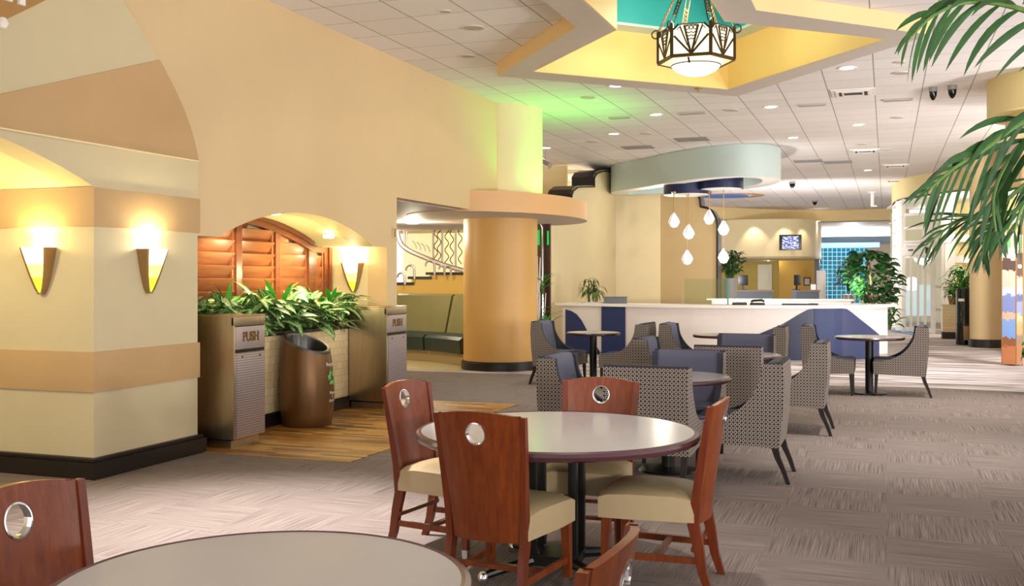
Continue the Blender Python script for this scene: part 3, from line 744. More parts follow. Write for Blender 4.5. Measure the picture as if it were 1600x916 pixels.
    m = MB(); m.bar((-.19, -.20, .20), (.19, -.20, .20), .02, .02); m.build('rear_rail', 'mahogany', t)
    m = MB(); X = [-.225, -.21, -.15, 0, .15, .21, .225]
    def hw(y): return .225-.03*max(0, (.1-y)/.3)
    ys = [-.205, -.19, -.1, 0, .1, .20, .232, .24]
    rows = []
    for y in ys:
        row = []
        for x in X:
            ex = abs(x)/.225; ey = abs(y-.017)/.223
            row.append(m.bm.verts.new((x/.225*hw(y), y, .462-.022*ex**5-.022*ey**6+.008*(1-ex*ex)*(1-ey*ey))))
        rows.append(row)
    for a, bq in zip(rows, rows[1:]):
        for k in range(len(X)-1): m.bm.faces.new((a[k], a[k+1], bq[k+1], bq[k]))
    bd = [e for e in m.bm.edges if e.is_boundary]
    r = bmesh.ops.extrude_edge_only(m.bm, edges=bd); nv = [g for g in r['geom'] if isinstance(g, bmesh.types.BMVert)]
    for w in nv: w.co.z = .325
    m.bm.faces.new([w for w in sorted(nv, key=lambda w: atan2(w.co.y, w.co.x))])
    m.build('seat', 'seat_leather', t, angle=50)
    return t
tA = dining_table('round grey laminate dining table with a shiny top, ringed by four wooden chairs', (-1.52, 4.80, 0), .695, 'laminate', .1)
tB = dining_table('round matt grey dining table in the foreground, cut off by the bottom edge', (-1.44, 2.15, 0), .52, 'laminate_dull', .35)
def place_from(proto, used=[None]): pass
c0 = dining_chair('wooden chair seen from behind, in front of the shiny round dining table')
c0.location = (-1.60, 4.33, 0); c0.rotation_euler = (0, 0, radians(-6))
for loc, rz, lab in [((-1.50, 5.32, 0), 183, 'wooden chair on the far side of the shiny dining table, facing the camera'),
                     ((-2.19, 5.03, 0), -98, 'wooden chair on the left of the shiny dining table, beside the wood floor strip'),
                     ((-1.03, 4.87, 0), 90, 'wooden chair on the right of the shiny dining table, turned sideways'),
                     ((-1.93, 2.16, 0), -90, 'wooden chair cut off by the left edge, left of the matt foreground table'),
                     ((-.85, 2.18, 0), 90, 'wooden chair cut off by the bottom edge, right of the matt foreground table')]:
    dup(c0, loc, radians(rz), lab)

# ------------------------------------------------------------------ patterned lounge chairs and small round tables
def lounge_chair(label):
    t = thing('upholstered_armchair', label, 'armchair', group='patterned armchairs around small round tables')
    SW = smooth_open([(.30, .43), (.20, .437), (.09, .462), (-.02, .525), (-.10, .615), (-.150, .715), (-.170, .838)], 5)
    side = [(-.275, .25), (.31, .27), (.315, .425)]+[(v[0], v[1]) for v in SW]+[(-.30, .845), (-.31, .70), (-.295, .45)]
    for s in (-1, 1):
        m = MB(); x0 = s*.29; m.extrude([(x0, y, z) for y, z in side], (-s*.045, 0, 0), 0, mi_side=1, mi_far=1); p = m.build('side_panel', ['fabric', 'slate_dark'], t, angle=30)
    m = MB(); m.extrude([(-.2915, y, z) for y, z in [(-.285, .25), (-.25, .25), (-.27, .45), (-.285, .70), (-.285, .840), (-.312, .843), (-.322, .70), (-.307, .45)]], (.583, 0, 0), 0); m.build('outer_back', 'fabric', t)
    m = MB(); m.extrude([(-.245, y, z) for y, z in [(-.25, .40), (-.11, .40), (-.135, .56), (-.172, .72), (-.185, .80), (-.20, .838), (-.22, .85), (-.278, .85), (-.283, .70), (-.265, .45)]], (.49, 0, 0)); m.build('backrest', 'slate', t, angle=40)
    m = MB(); m.box((0, -.01, .845), (.58, .03, .012)); m.bm.clear() if False else None
    bmesh.ops.translate(m.bm, vec=(0, -.28, .003), verts=m.bm.verts); m.build('back_piping', 'slate_dark', t)
    m = MB(); m.box((0, .09, .405), (.49, .43, .09), bev=.018); m.build('seat_cushion', 'slate', t)
    m = MB(); m.box((0, .02, .31), (.488, .56, .085)); m.box((0, .293, .335), (.49, .03, .135), bev=.004); m.build('seat_apron', 'fabric', t)
    for s in (-1, 1):
        m = MB(); m.taper((s*.255, .285, 0), (s*.26, .275, .27), .026, .045); m.build('front_leg', 'leg_black', t)
        m = MB(); m.sweep([(s*.25, -.345, 0), (s*.252, -.315, .09), (s*.255, -.275, .18), (s*.257, -.25, .27)], [(.026, .028), (.032, .034), (.038, .042), (.045, .05)]); m.build('rear_leg', 'leg_black', t)
    return t
def cafe_table(label, loc, R):
    t = thing('cafe_table', label, 'table', loc, 0, 'small round cafe tables')
    m = MB(); m.lathe([(0, .707), (R-.02, .707), (R-.018, .708), (0, .708)], seg=72); m.build('table_top', 'laminate', t)
    m = MB(); m.lathe([(R-.02, .706), (R-.008, .708), (R, .698), (R, .688), (R-.012, .675), (0, .675), (0, .705)], seg=72); m.build('edge_band', 'rim', t)
    m = MB(); m.lathe([(.18, .672), (.18, .662), (.05, .655), (.048, .03)], seg=24); m.build('pedestal', 'black', t)
    m = MB(); m.lathe([(0, .035), (.06, .034), (.21, .014), (.22, 0), (0, 0)], seg=40); m.build('base', 'black', t)
    return t
TP, TQ = (-1.54, 7.62), (-1.40, 9.98)
cafe_table('grey topped cafe table between the four nearest patterned armchairs', (*TP, 0), .47)
cafe_table('grey topped cafe table ringed by the middle four patterned armchairs', (*TQ, 0), .47)
cafe_table('small cafe table before the white middle of the counter, between two sideways armchairs', (-1.98, 13.30, 0), .38)
cafe_table('small cafe table on the left, in front of the blue end of the counter', (-3.70, 13.30, 0), .36)
cafe_table('small cafe table on the right, standing where the striped carpet begins', (-.20, 13.50, 0), .42)
k0 = lounge_chair('patterned armchair seen from the back, nearest the camera and left of its cafe table')
k0.location = (TP[0]+.02, TP[1]-.55, 0); k0.rotation_euler = (0, 0, 0)
for (x, y), rz, lab in [
    ((TP[0]+.55, TP[1]+.02), 90, 'large patterned armchair at the right, side-on, nearest to the camera of that row'),
    ((TP[0]+.02, TP[1]+.52), 180, 'armchair showing its slate blue backrest, on the far side of the nearest cafe table'),
    ((TP[0]-.62, TP[1]-.02), -90, 'patterned armchair on the left of the nearest cafe table, behind the wooden chair'),
    ((TQ[0]+.10, TQ[1]-.66), 0, 'patterned armchair seen from the back, at the near side of the middle cafe table'),
    ((TQ[0]+.58, TQ[1]+.02), 90, 'patterned armchair side-on at the right of the middle cafe table'),
    ((TQ[0]+.02, TQ[1]+.70), 180, 'armchair showing its dark slate backrest at the far side of the middle cafe table'),
    ((TQ[0]-.62, TQ[1]+.12), -90, 'patterned armchair at the left of the middle cafe table, facing right'),
    ((-2.42, 13.24), -90, 'patterned armchair facing right in front of the white middle of the counter'),
    ((-1.46, 13.05), 90, 'patterned armchair facing left just before the rising blue shape of the counter'),
    ((-4.18, 13.32), -90, 'patterned armchair beside the round ochre column, facing right'),
    ((-3.20, 13.18), 90, 'patterned armchair facing left in front of the dark blue counter panel'),
    ((-.68, 13.42), -90, 'patterned armchair with pale lit back, left of the cafe table on the right'),
    ((.16, 13.50), 90, 'patterned armchair at the far right, facing left across its cafe table')]:
    dup(k0, (x, y, 0), radians(rz), lab)

# ------------------------------------------------------------------ wall sconces
def sconce(label, loc, rz, tint=(1, .88, .58)):                                # local: back at y=0, sticks out to +y, top at z=0
    t = thing('wall_sconce', label, 'wall lamp', loc, rz, 'V shaped wall sconces')
    h = .34; n = 14
    def hw(f): return .018+.108*f**.62                     # half width at height fraction
    m = MB()
    ol = [(hw(i/n), -h+h*i/n) for i in range(n+1)]
    for s in (-1, 1):
        for (xa, za), (xb, zb) in zip(ol, ol[1:]):
            ia, ib = max(0.004, xa-.022), max(0.004, xb-.022)
            da, db = .03+.07*(za+h)/h, .03+.07*(zb+h)/h
            A = [(s*xa, 0, za), (s*xb, 0, zb), (s*xb, db, zb), (s*xa, da, za)]; m.face(A)
            m.face([(s*xa, da, za), (s*xb, db, zb), (s*ib, db+.004, zb), (s*ia, da+.004, za)])
            m.face([(s*ia, da+.004, za), (s*ib, db+.004, zb), (s*ib, 0, zb), (s*ia, 0, za)])
    m.box((0, .018, -h+.004), (.05, .036, .012)); m.build('frame', 'bronze', t, angle=60)
    m = MB()
    for i in range(n):
        fa, fb = i/n, (i+1)/n; K = 10
        for k in range(K):
            def q(f, k):
                w = max(.004, hw(f)-.022); a = -1+2*k/K; return (a*w, .03+.07*f+.045*f*sqrt(max(0, 1-a*a)), -h+h*f)
            m.face([q(fa, k), q(fa, k+1), q(fb, k+1), q(fb, k)], 0 if fb < .40 else (2 if fb < .66 else 1))
    m.build('glass_shade', [M_SG, M_SW, M_SY], t, angle=80)
    m = MB(); m.lathe([(0, -.06), (.02, -.05), (.025, -.03), (0, -.01)], (0, .055, 0), 12); m.build('bulb', 'lamp_warm', t)
    c, s_ = cos(rz), sin(rz)
    w = Vector(loc)+Vector((-s_*.095, c*.095, .03))
    point('sconce_light', w, 3.6, tint, .03)
    spot('sconce_beam', w, 9, 150, .6, tint, target=w+Vector((0, 0, 1)), radius=.03)
    return t
M_SG = plain('lit_green_glass', '#b6cf3a', .3, emit=.75, emitc='#c2d838', var=.3, scale=20)
M_SY = plain('lit_yellow_glass', '#e6e066', .3, emit=1.3, emitc='#f0e670', var=.3, scale=20)
M_SW = plain('lit_white_glass', '#fff6c8', .3, emit=2.0, emitc='#fff3b8', var=.02)
sconce('bronze V shaped sconce on the pier face that looks towards the camera', (-5.815, 5.88, 1.665), pi, (1, .76, .28))
sconce('bronze V shaped sconce on the right hand face of the pier, above the waste bin', (-5.352, 6.45, 1.665), -pi/2)
sconce('bronze V shaped sconce on the side wall inside the niche, above the foliage', (-5.825, 10.58, 1.615), pi)

# ------------------------------------------------------------------ niche: shutters, planter, foliage
sh = thing('arched_window_shutter', 'arched wooden louvre shutter window at the back of the niche', 'shutter', (-6.165, 9.0, 1.0))
def sarch(y): return 2.10-.0925*max(0, y-8.55)**2-.035*max(0, y-8.55)-.10*max(0, 8.55-y)**2   # top edge of the arched frame (absolute z)
def spt(y, z, x=0): return (x, y-9.0, z-1.0)
m = MB()
ya = [7.0+(10.10-7.0)*i/30 for i in range(31)]
arc = [(y, sarch(y)) for y in ya]
m.extrude([spt(y, z) for y, z in arc]+[spt(y, z-.085) for y, z in reversed(arc)], (.075, 0, 0))
m.extrude([spt(y, z+.03, .0) for y, z in arc]+[spt(y, z-.02) for y, z in reversed(arc)], (.10, 0, 0))
for y0, y1 in ((8.66, 8.75), (9.36, 9.45), (10.03, 10.12)):
    m.extrude([spt(y0, .9), spt(y1, .9), spt(y1, sarch(min(y1, 10.1))-.03), spt(y0, sarch(y0)-.03)], (.07, 0, 0))
m.extrude([spt(10.12, .9), spt(10.55, .9), spt(10.55, 1.80), spt(10.12, 1.80)], (.06, 0, 0), 0, [[spt(10.19, .95), spt(10.38, .95), spt(10.38, 1.73), spt(10.19, 1.73)]])
m.box((.035, 1.49, .30), (.09, .06, 1.0)); m.build('frame', 'shutter_frame', sh, smooth=False)
m = MB(); m.box((-.015, -.2, .45), (.02, 3.6, 1.5)); m.build('backing', 'shutter_frame', sh)
def louvre_panel(y0, y1, pitch, ang, frame=.05):
    m = MB()
    z = .93
    while z < 2.08:
        zt = min(sarch(y0), sarch(y1)) if y1 < 10.11 else 1.75
        yy1 = y1
        if z > zt-.06:
            yy1 = y0
            while yy1 < y1 and sarch(yy1)-.10 > z+.02: yy1 += .02
            yy1 = min(yy1, y1)
        if yy1-y0 > .08 and (y1 < 10.11 or z < 1.70):
            m.box(spt((y0+yy1)/2, z+pitch*.45, .03), (.012, yy1-y0-.01, pitch*1.08), rot=Matrix.Rotation(radians(ang), 4, 'Y'), bev=.003)
        z += pitch
    for y in (y0, y1):
        zt = (sarch(y)-.07 if y1 < 10.11 else 1.74); m.bar(spt(y+(.018 if y == y0 else -.018), .9, .03), spt(y+(.018 if y == y0 else -.018), zt, .03), .035, .035)
    return m.build('louvre_panel', 'shutter', sh)
louvre_panel(7.95, 8.655, .128, 24); louvre_panel(8.755, 9.355, .128, 28); louvre_panel(9.455, 10.025, .128, 10); louvre_panel(10.19, 10.38, .128, 10)
pl = thing('brick_planter', 'cream tiled planter bed with dark ledge running between the two waste bins', 'planter', (-5.6, 8.85, 0))
m = MB(); m.box((-.06, 0, .45), (.12, 3.45, .86)); m.box((-.52, 0, .62), (.04, 3.45, .5)); m.build('tiled_wall', 'brick', pl)
m = MB(); m.box((.005, 0, .06), (.03, 3.45, .12)); m.box((.0, 0, .125), (.025, 3.45, .02)); m.build('base_trim', 'dark_base', pl)
m = MB(); m.box((-.055, 0, .897), (.17, 3.45, .035), bev=.008); m.build('ledge', 'dark_base', pl)
m = MB(); m.box((-.31, 0, .80), (.38, 3.45, .06)); m.build('soil', 'soil', pl)
def foliage(name, label, cat, loc, n, L, w, spread, h, mat, droop=.5, group=None, up=.5, stems=None, seed=1, box=(0, 0), bias=(0, 0), xmin=None):
    R = random.Random(seed); m = MB()
    for i in range(n):
        a = R.uniform(0, 2*pi); f = R.random()**.7
        base = Vector((R.uniform(-box[0], box[0]), R.uniform(-box[1], box[1]), h*R.uniform(.15, 1)))
        d = Vector((cos(a)+bias[0], sin(a)+bias[1], up*R.uniform(-.2, 1.6)))
        if xmin is not None:
            base.x = max(base.x, xmin+.10)
            if base.x+d.x*(L+.1*spread) < xmin: d.x = abs(d.x)*.8
        st = base+Vector((d.x*.3*spread, d.y*.3*spread, spread*.25*R.random()))
        m.leaf(st, d, L*R.uniform(.7, 1.25), w*R.uniform(.75, 1.2), droop*R.uniform(.4, 1.5), 5, .22, 0, R.uniform(-.5, .5))
        if stems and i % 2 == 0: m.tube([Vector((base.x*.4, base.y*.4, 0)), base*.7+Vector((0, 0, .02)), st], .005, 5, 1)
    o = m.build(name, [mat, 'stem'], None, normals=False); o.location = loc
    tag(o, label, cat, group); return o
names = ['leftmost, behind the left bin', 'second from the left', 'third from the left', 'middle one of seven', 'third from the right', 'second from the right', 'rightmost, by the right bin']
for i, nm in enumerate(names):
    y = 7.42+.42*i
    foliage('aglaonema', 'variegated silver-green plant in the tiled planter, '+nm, 'plant', (-5.80, y, .84), 58, .31, .092, .28, .32, 'leaf_silver', .55, 'variegated plants in the tiled planter', .75, True, 20+i, (.10, .2), (.55 if i > 1 else .05, 0), -.28)
for i, y in enumerate((8.15, 8.95, 9.95)):
    foliage('bright_foliage', 'bright green young leaves rising from the planter, '+('left clump', 'middle clump', 'right clump by the niche wall')[i], 'plant', (-5.86, y, 1.02), 9, .28, .06, .12, .15, 'leaf_bright', .3, 'bright green clumps in the planter', 1.6, True, 50+i, (.04, .1), (.2, 0), -.22)

# ------------------------------------------------------------------ waste bins and recycling barrel
def waste_bin(label, y0, w):
    X1 = -5.12; dp = .46; h = 1.115
    t = thing('waste_bin', label, 'bin', (X1-dp/2, y0+w/2, 0), 0, 'steel PUSH waste bins')
    hx, hy = dp/2, w/2
    m = MB(); m.box((0, 0, .60), (dp, w, 1.03), bev=.006); m.build('body', 'steel', t)
    m = MB(); m.box((-.02, 0, .035), (dp-.06, w-.06, .07)); m.build('toe_kick', 'steel', t)
    m = MB(); m.box((0, 0, 1.12), (dp+.004, w+.004, .012), bev=.003); m.box((hx-.012, 0, 1.075), (.028, w, .07), bev=.004); m.build('top', 'steel', t)
    m = MB(); m.box((hx+.004, 0, .935), (.012, w-.05, .19), bev=.003); f = m.build('push_flap', 'steel_door', t)
    me = text_mesh('PUSH', .115, .003, .018); me.transform(Matrix.Translation((hx+.012, 0, .94)) @ Matrix.Rotation(pi/2, 4, 'Z') @ Matrix.Rotation(pi/2, 4, 'X') @ Matrix.Diagonal((.86, 1, 1, 1)))
    mesh_obj('lettering', me, 'brass_letter', f)
    m = MB(); m.box((hx+.001, 0, .825), (.008, w-.045, .028)); m.box((hx+.001, 0, 1.034), (.006, w-.045, .010)); m.build('slot', 'black', t)
    m = MB(); m.box((hx+.006, 0, .45), (.014, w-.045, .70), bev=.003); d = m.build('perforated_door', ['perforated'], t)
    m = MB()
    for s in (-1, 1): m.lathe([(0, 0), (.012, 0), (.01, .008), (0, .01)], (0, 0, 0), 12) if False else m.box((hx+.016, s*w*.28, .775), (.008, .018, .018), bev=.003)
    m.build('lock', 'brass_letter', d)
    return t
waste_bin('tall steel waste bin marked PUSH, standing against the pier on the left', 7.235, .46)
waste_bin('tall steel waste bin marked PUSH, at the right end of the tiled planter', 10.015, .50)
bn = thing('recycling_barrel', 'brown barrel shaped recycling bin with slanted open top before the planter', 'bin', (-5.31, 8.70, 0), radians(-10))
prof = [(.215, 0), (.235, .02), (.25, .10), (.263, .28), (.26, .45), (.243, .62), (.222, .75)]
m = MB(); seg = 48; SL = .42                               # the mouth slopes down towards local +x
def slant(r, z, a):                                       # scale heights above .45 to a sloping rim
    top = .81+SL*(-cos(a))*r; f = max(0, (z-.45)/.30); return z+f*(top-.75)
R_ = []
for r, z in prof: R_.append([m.bm.verts.new((r*cos(2*pi*k/seg), r*sin(2*pi*k/seg), slant(r, z, 2*pi*k/seg))) for k in range(seg)])
for A, B in zip(R_, R_[1:]):
    for k in range(seg): m.bm.faces.new((A[k], A[(k+1) % seg], B[(k+1) % seg], B[k]))
m.bm.faces.new(R_[0][::-1]); m.build('body', 'barrel', bn)
m = MB(); R_ = []
for r, dz in [(.224, -.03), (.226, .005), (.216, .012), (.195, .006), (.190, -.01)]:
    R_.append([m.bm.verts.new((r*cos(2*pi*k/seg), r*sin(2*pi*k/seg), .81+SL*(-cos(2*pi*k/seg))*.222*(r/.222)+dz)) for k in range(seg)])
for A, B in zip(R_, R_[1:]):
    for k in range(seg): m.bm.faces.new((A[k], A[(k+1) % seg], B[(k+1) % seg], B[k]))
m.build('steel_rim', plain('dark_steel_rim', '#6f6a64', .3, .8), bn)
m = MB(); R_ = []
for r, dz in [(.191, -.008), (.185, -.05), (.178, -.16), (0.001, -.18)]:
    R_.append([m.bm.verts.new((r*cos(2*pi*k/seg), r*sin(2*pi*k/seg), .81+SL*(-cos(2*pi*k/seg))*r+dz)) for k in range(seg)])
for A, B in zip(R_, R_[1:]):
    for k in range(seg): m.bm.faces.new((A[k], A[(k+1) % seg], B[(k+1) % seg], B[k]))
m.build('liner', plain('dark_liner', '#3c3a36', .3, .7), bn)
def wrap(me, a0, z0, off=.004):
    for v in me.vertices:
        z = z0+v.co.y; f = [p for p in prof if p[1] <= z][-1]; g = [p for p in prof if p[1] > z][0]
        r = f[0]+(g[0]-f[0])*(z-f[1])/(g[1]-f[1])+off+v.co.z*.3; a = a0+v.co.x/r; v.co = (r*cos(a), r*sin(a), z)
A0 = radians(10+6)
for txt, sz, z in (('Recycle', .05, .605), ('Plastic', .04, .33), ('&', .03, .295), ('Bottles', .04, .255)):
    me = text_mesh(txt, sz, .001); wrap(me, A0, z); mesh_obj('lettering', me, 'letter', bn)
m = MB()
for k in range(3):
    Mx = Matrix.Rotation(k*2*pi/3, 3, 'Z')
    P = [Vector(p)*.1 for p in [(-.55, -.62, 0), (.10, -.62, 0), (.10, -.80, 0), (.50, -.44, 0), (.10, -.08, 0), (.10, -.27, 0), (-.36, -.27, 0)]]
    m.extrude([Mx @ p for p in P], (0, 0, .002))
bmesh.ops.subdivide_edges(m.bm, edges=m.bm.edges[:], cuts=2)
me = bpy.data.meshes.new('arrows'); m.bm.to_mesh(me); m.bm.free(); wrap(me, A0, .475); mesh_obj('recycling_arrows', me, 'green_mark', bn)
# thermostat on the jamb
m = MB(); m.box((0, 0, 0), (.02, .09, .13), bev=.004); o = m.build('wall_sign_plate', 'sand'); o.location = (-5.39, 10.74, 1.965); tag(o, 'small beige plate on the wall corner right of the niche arch', 'plate')
m = MB(); m.box((.011, 0, 0), (.004, .05, .10)); m.build('plate_face', 'tan_dark', o)
# ------------------------------------------------------------------ round column, booth, railing
co = thing('round_column', 'thick round ochre column standing under the peach soffit disc', 'column', (-5.76, 15.22, 0))
m = MB(); m.lathe([(.588, .0), (.588, 2.36)], seg=72); m.build('shaft', 'ochre', co)
m = MB(); m.lathe([(.588, .14), (.60, .14), (.605, .12), (.622, .115), (.626, 0), (.588, 0)], seg=72); m.build('base', 'dark_base', co)
bc = at(600, 433, 14.6); bR = 3.1
be = thing('curved_booth_bench', 'curved booth bench with olive back and dark seat, seen through the wall opening', 'bench', (-9.0, 12.5, 0))
a0, a1 = radians(47), radians(100)
def ring(m, prof, mi=0, A0=a0, A1=a1, seg=28): m.lathe(prof+[prof[0]], (0, 0, 0), seg, mi, A0, A1)
for k in range(3):
    A0 = a0+(a1-a0)*k/3+.006; A1 = a0+(a1-a0)*(k+1)/3-.006
    m = MB(); ring(m, [(4.22, .48), (4.38, 1.12), (4.44, 1.15), (4.54, 1.13), (4.56, .45)], 0, A0, A1, 12)
    for A in (A0, A1): m.face([(r*cos(A), r*sin(A), z) for r, z in [(4.22, .48), (4.38, 1.12), (4.44, 1.15), (4.54, 1.13), (4.56, .45)]])
    m.build('back_cushion', 'olive_leather', be)
    m = MB(); P = [(3.74, .20), (3.72, .42), (3.78, .47), (4.26, .49), (4.26, .20)]; ring(m, P, 0, A0, A1, 12)
    for A in (A0, A1): m.face([(r*cos(A), r*sin(A), z) for r, z in P])
    m.build('seat_cushion', 'teal_leather', be)
m = MB(); ring(m, [(3.84, 0), (3.84, .20), (4.52, .20), (4.52, 0)]); m.build('plinth', plain('pale_plinth', '#b8a27a', .5), be)
st_ = thing('stepped_half_wall', 'yellow half wall with dark stepped ledges behind the booth bench', 'half wall', (0, 0, 0))
wpts = [at(612, 433, 19.2), at(643, 433, 19.2), at(671, 433, 19.2), at(760, 433, 19.2)]; hz = [1.30, 1.41, 1.49]
for i in range(3):
    p, q = wpts[i], wpts[i+1]; m = MB(); poly_wall(m, [p.xy, q.xy], 0, hz[i], .25); m.build('wall_section', 'gold_paint', st_, smooth=False)
    m = MB(); e = (q-p).normalized()*.06; poly_wall(m, [(p-e).xy+Vector((0, -.03)), (q+e).xy+Vector((0, -.03))], hz[i], hz[i]+.05, .32); m.build('ledge', 'dark_base', st_, smooth=False)
rl = thing('scrolled_metal_railing', 'silver railing with wavy bars curving down to the right above the booth', 'railing', (0, 0, 0))
dR = 21.5
def rp(x, y): return at(x, y, dR)
arcp = [rp(*p) for p in [(621, 361), (623, 372), (628, 383), (640, 392), (655, 399), (672, 406), (690, 413), (706, 418), (724, 423)]]
m = MB(); m.tube(smooth_open(arcp, 4), .055, 8); m.build('lower_rail', 'steel_door', rl)
m = MB(); m.tube([rp(620, 361), rp(645, 358), rp(690, 355), (rp(730, 354))], .018, 6); m.build('top_rail', 'chrome', rl)
for x, y0, y1 in ((631, 360, 388), (635, 360, 390), (677, 357, 408), (691, 358, 412), (712, 356, 428)):
    m = MB(); m.tube([rp(x, y0), rp(x, y1)], .022, 6); m.build('post', 'steel_door', rl)
for x in (681, 686, 698, 706, 719):
    m = MB(); m.tube([rp(x+3.0*sin(k*.9+x), 356+k*3.0) for k in range(20)], .010, 5); m.build('wavy_bar', 'black', rl)
for k in range(4):
    m = MB(); m.tube([rp(642+k*7+9*cos(a), 392+k*2-16*sin(a)) for a in [.2+i*.22 for i in range(6)]], .010, 5); m.build('arc_bar', 'steel_door', rl)
for i, (x, y, s) in enumerate([(627, 432, 11), (641, 421, 13), (672, 414, 14), (690, 420, 9), (700, 420, 9)]):
    t = thing('scroll_finial', 'hooked metal rail scroll on the stepped ledge, '+('first', 'second', 'third', 'fourth', 'fifth')[i]+' from the left', 'railing scroll', (0, 0, 0), 0, 'scrolls on the stepped ledge')
    m = MB(); d_ = 19.0; m.tube([at(x+s*.5, y+s*1.15-(0 if i > 1 else 0), d_), at(x+s*.5, y, d_)]+[at(x+s*.5*cos(a), y-s*.5*sin(a), d_) for a in (.5, 1.1, 1.7, 2.3, 2.9, 3.5)], .022, 6); m.build('scroll', 'steel_door', t)
m = MB(); a, c = rp(697, 352), rp(716, 420); m.box(((a.x+c.x)/2, a.y+2.4, 1.9), (.9, .06, 1.1)); tag(m.build('bright_window', 'white_lit'), kind='structure')
p = at_z(645, 340, 2.44); dl = thing('dome_ceiling_lamp', 'glowing white dome lamp on the booth ceiling', 'ceiling lamp', (p.x, p.y, 2.45))
m = MB(); m.lathe([(0, -.12), (.09, -.11), (.18, -.07), (.22, -.01), (.22, 0)], seg=32); m.build('dome', 'bowl_glass', dl); m = MB(); m.lathe([(.22, -.015), (.24, -.015), (.24, 0)], seg=32); m.build('rim', 'white', dl)
point('dome_lamp_light', (p.x, p.y, 2.2), 45, (1, .93, .72), .12)
# etched screen and planter just right of the column
sc_ = at(852, 433, 17.6); es = thing('etched_glass_screen', 'narrow etched glass screen with green lit top and dark frame behind the column', 'screen', (sc_.x, sc_.y, 0))
m = MB(); m.box((-.12, 0, 1.45), (.24, .02, 1.95)); m.build('pane', plain('smoky_pane', '#5a5040', .12, var=.4, scale=7), es)
m = MB(); m.box((.05, 0, 1.4), (.09, .06, 2.1)); m.build('post', plain('dark_red_post', '#3a1a12', .4), es)
m = MB(); m.tube([(-.24, -.05, .45), (-.24, -.05, 2.35), (-.2, -.05, 2.42), (-.1, -.05, 2.45)], .02, 8); m.tube([(-.03, -.05, .45), (-.03, -.05, 2.3), (-.08, -.05, 2.4)], .02, 8); m.build('steel_tube', 'chrome', es)
m = MB(); m.box((-.13, -.012, 2.13), (.07, .012, .26)); m.box((.06, -.036, 2.12), (.03, .01, .24)); m.build('green_light_strip', 'green_lit', es)
m = MB(); rr = random.Random(4)
for k in range(16):
    x0 = -.2+.18*rr.random(); m.tube([(x0, -.03, .5), (x0+rr.uniform(-.06, .06), -.05, .5+.4*rr.random()), (x0+rr.uniform(-.1, .1), -.05, 1.0+.9*rr.random())], .008, 5)
m.build('etched_branches', 'counter_white', es)
pb = thing('low_planter_wall', 'low cream planter wall with dark base beside the round column', 'planter', (sc_.x-.1, sc_.y-.3, 0))
m = MB(); m.lathe([(0, .14), (.45, .14), (.45, .46), (0, .46)], (-.35, 0, 0), 40); m.build('body', 'peach', pb)
m = MB(); m.lathe([(0, 0), (.47, 0), (.47, .14), (0, .14)], (-.35, 0, 0), 40); m.build('base', 'dark_base', pb)
m = MB(); m.lathe([(0, .46), (.47, .46), (.47, .5), (0, .5)], (-.35, 0, 0), 40); m.build('ledge', 'dark_base', pb)
foliage('small_fern', 'small green plant growing in the low planter beside the column', 'plant', (sc_.x, sc_.y-.28, .5), 26, .28, .05, .2, .35, 'leaf_bright', .8, None, 1.0, True, 3, (.12, .1))
foliage('wisp_plant', 'thin green sprig halfway up the etched glass screen', 'plant', (sc_.x-.02, sc_.y-.1, 1.15), 14, .22, .03, .1, .25, 'leaf_bright', .5, None, .8, True, 5, (.05, .05))

# ------------------------------------------------------------------ reception counter
CPL = smooth_open([(-5.84, 18.80), (-5.50, 18.66), (-5.05, 18.52), (-4.2, 18.28), (-3.04, 18.15), (-2.0, 18.25), (-.99, 18.6), (-.35, 19.2), (.02, 19.9)], 6)
CPL = [v.xy for v in CPL]
def onC(px):                                              # where the sight line through column px meets the counter front
    r = ray(px, 433).xy
    for a, b_ in zip(CPL, CPL[1:]):
        e = b_-a; den = r.x*(-e.y)+e.x*r.y
        if abs(den) < 1e-9: continue
        t = (a.x*(-e.y)+e.x*a.y)/den; u = (r.x*a.y-r.y*a.x)/den
        if -1e-6 <= u <= 1+1e-6 and t > 0:
            n = Vector((e.y, -e.x)).normalized()
            return a+e*u, n, t
    return None
HC = .955
rc = thing('reception_counter', 'long curved white reception counter with navy blue shapes and white top', 'counter', (-2.5, 18.2, 0))
OX = Vector((-2.5, 18.2))
m = MB(); cl = [v-OX for v in CPL]; poly_wall(m, cl, 0.0, HC-.05, .5)
m.build('front', 'counter_white', rc)
m = MB(); ov = []
N_ = len(cl)
for i in range(N_):
    a, b_ = cl[max(i-1, 0)], cl[min(i+1, N_-1)]; t_ = (b_-a).normalized(); ov.append(cl[i]-Vector((-t_.y, t_.x))*.10)
ov = [ov[0]-(ov[1]-ov[0]).normalized()*.12]+ov+[ov[-1]+(ov[-1]-ov[-2]).normalized()*.12]
poly_wall(m, ov, HC-.05, HC, .80); m.build('worktop', 'counter_top', rc)
m = MB(); poly_wall(m, [v-Vector((-(0), 0)) for v in cl], 0.0, .06, .3); m.build('kick_strip', 'soffit', rc)
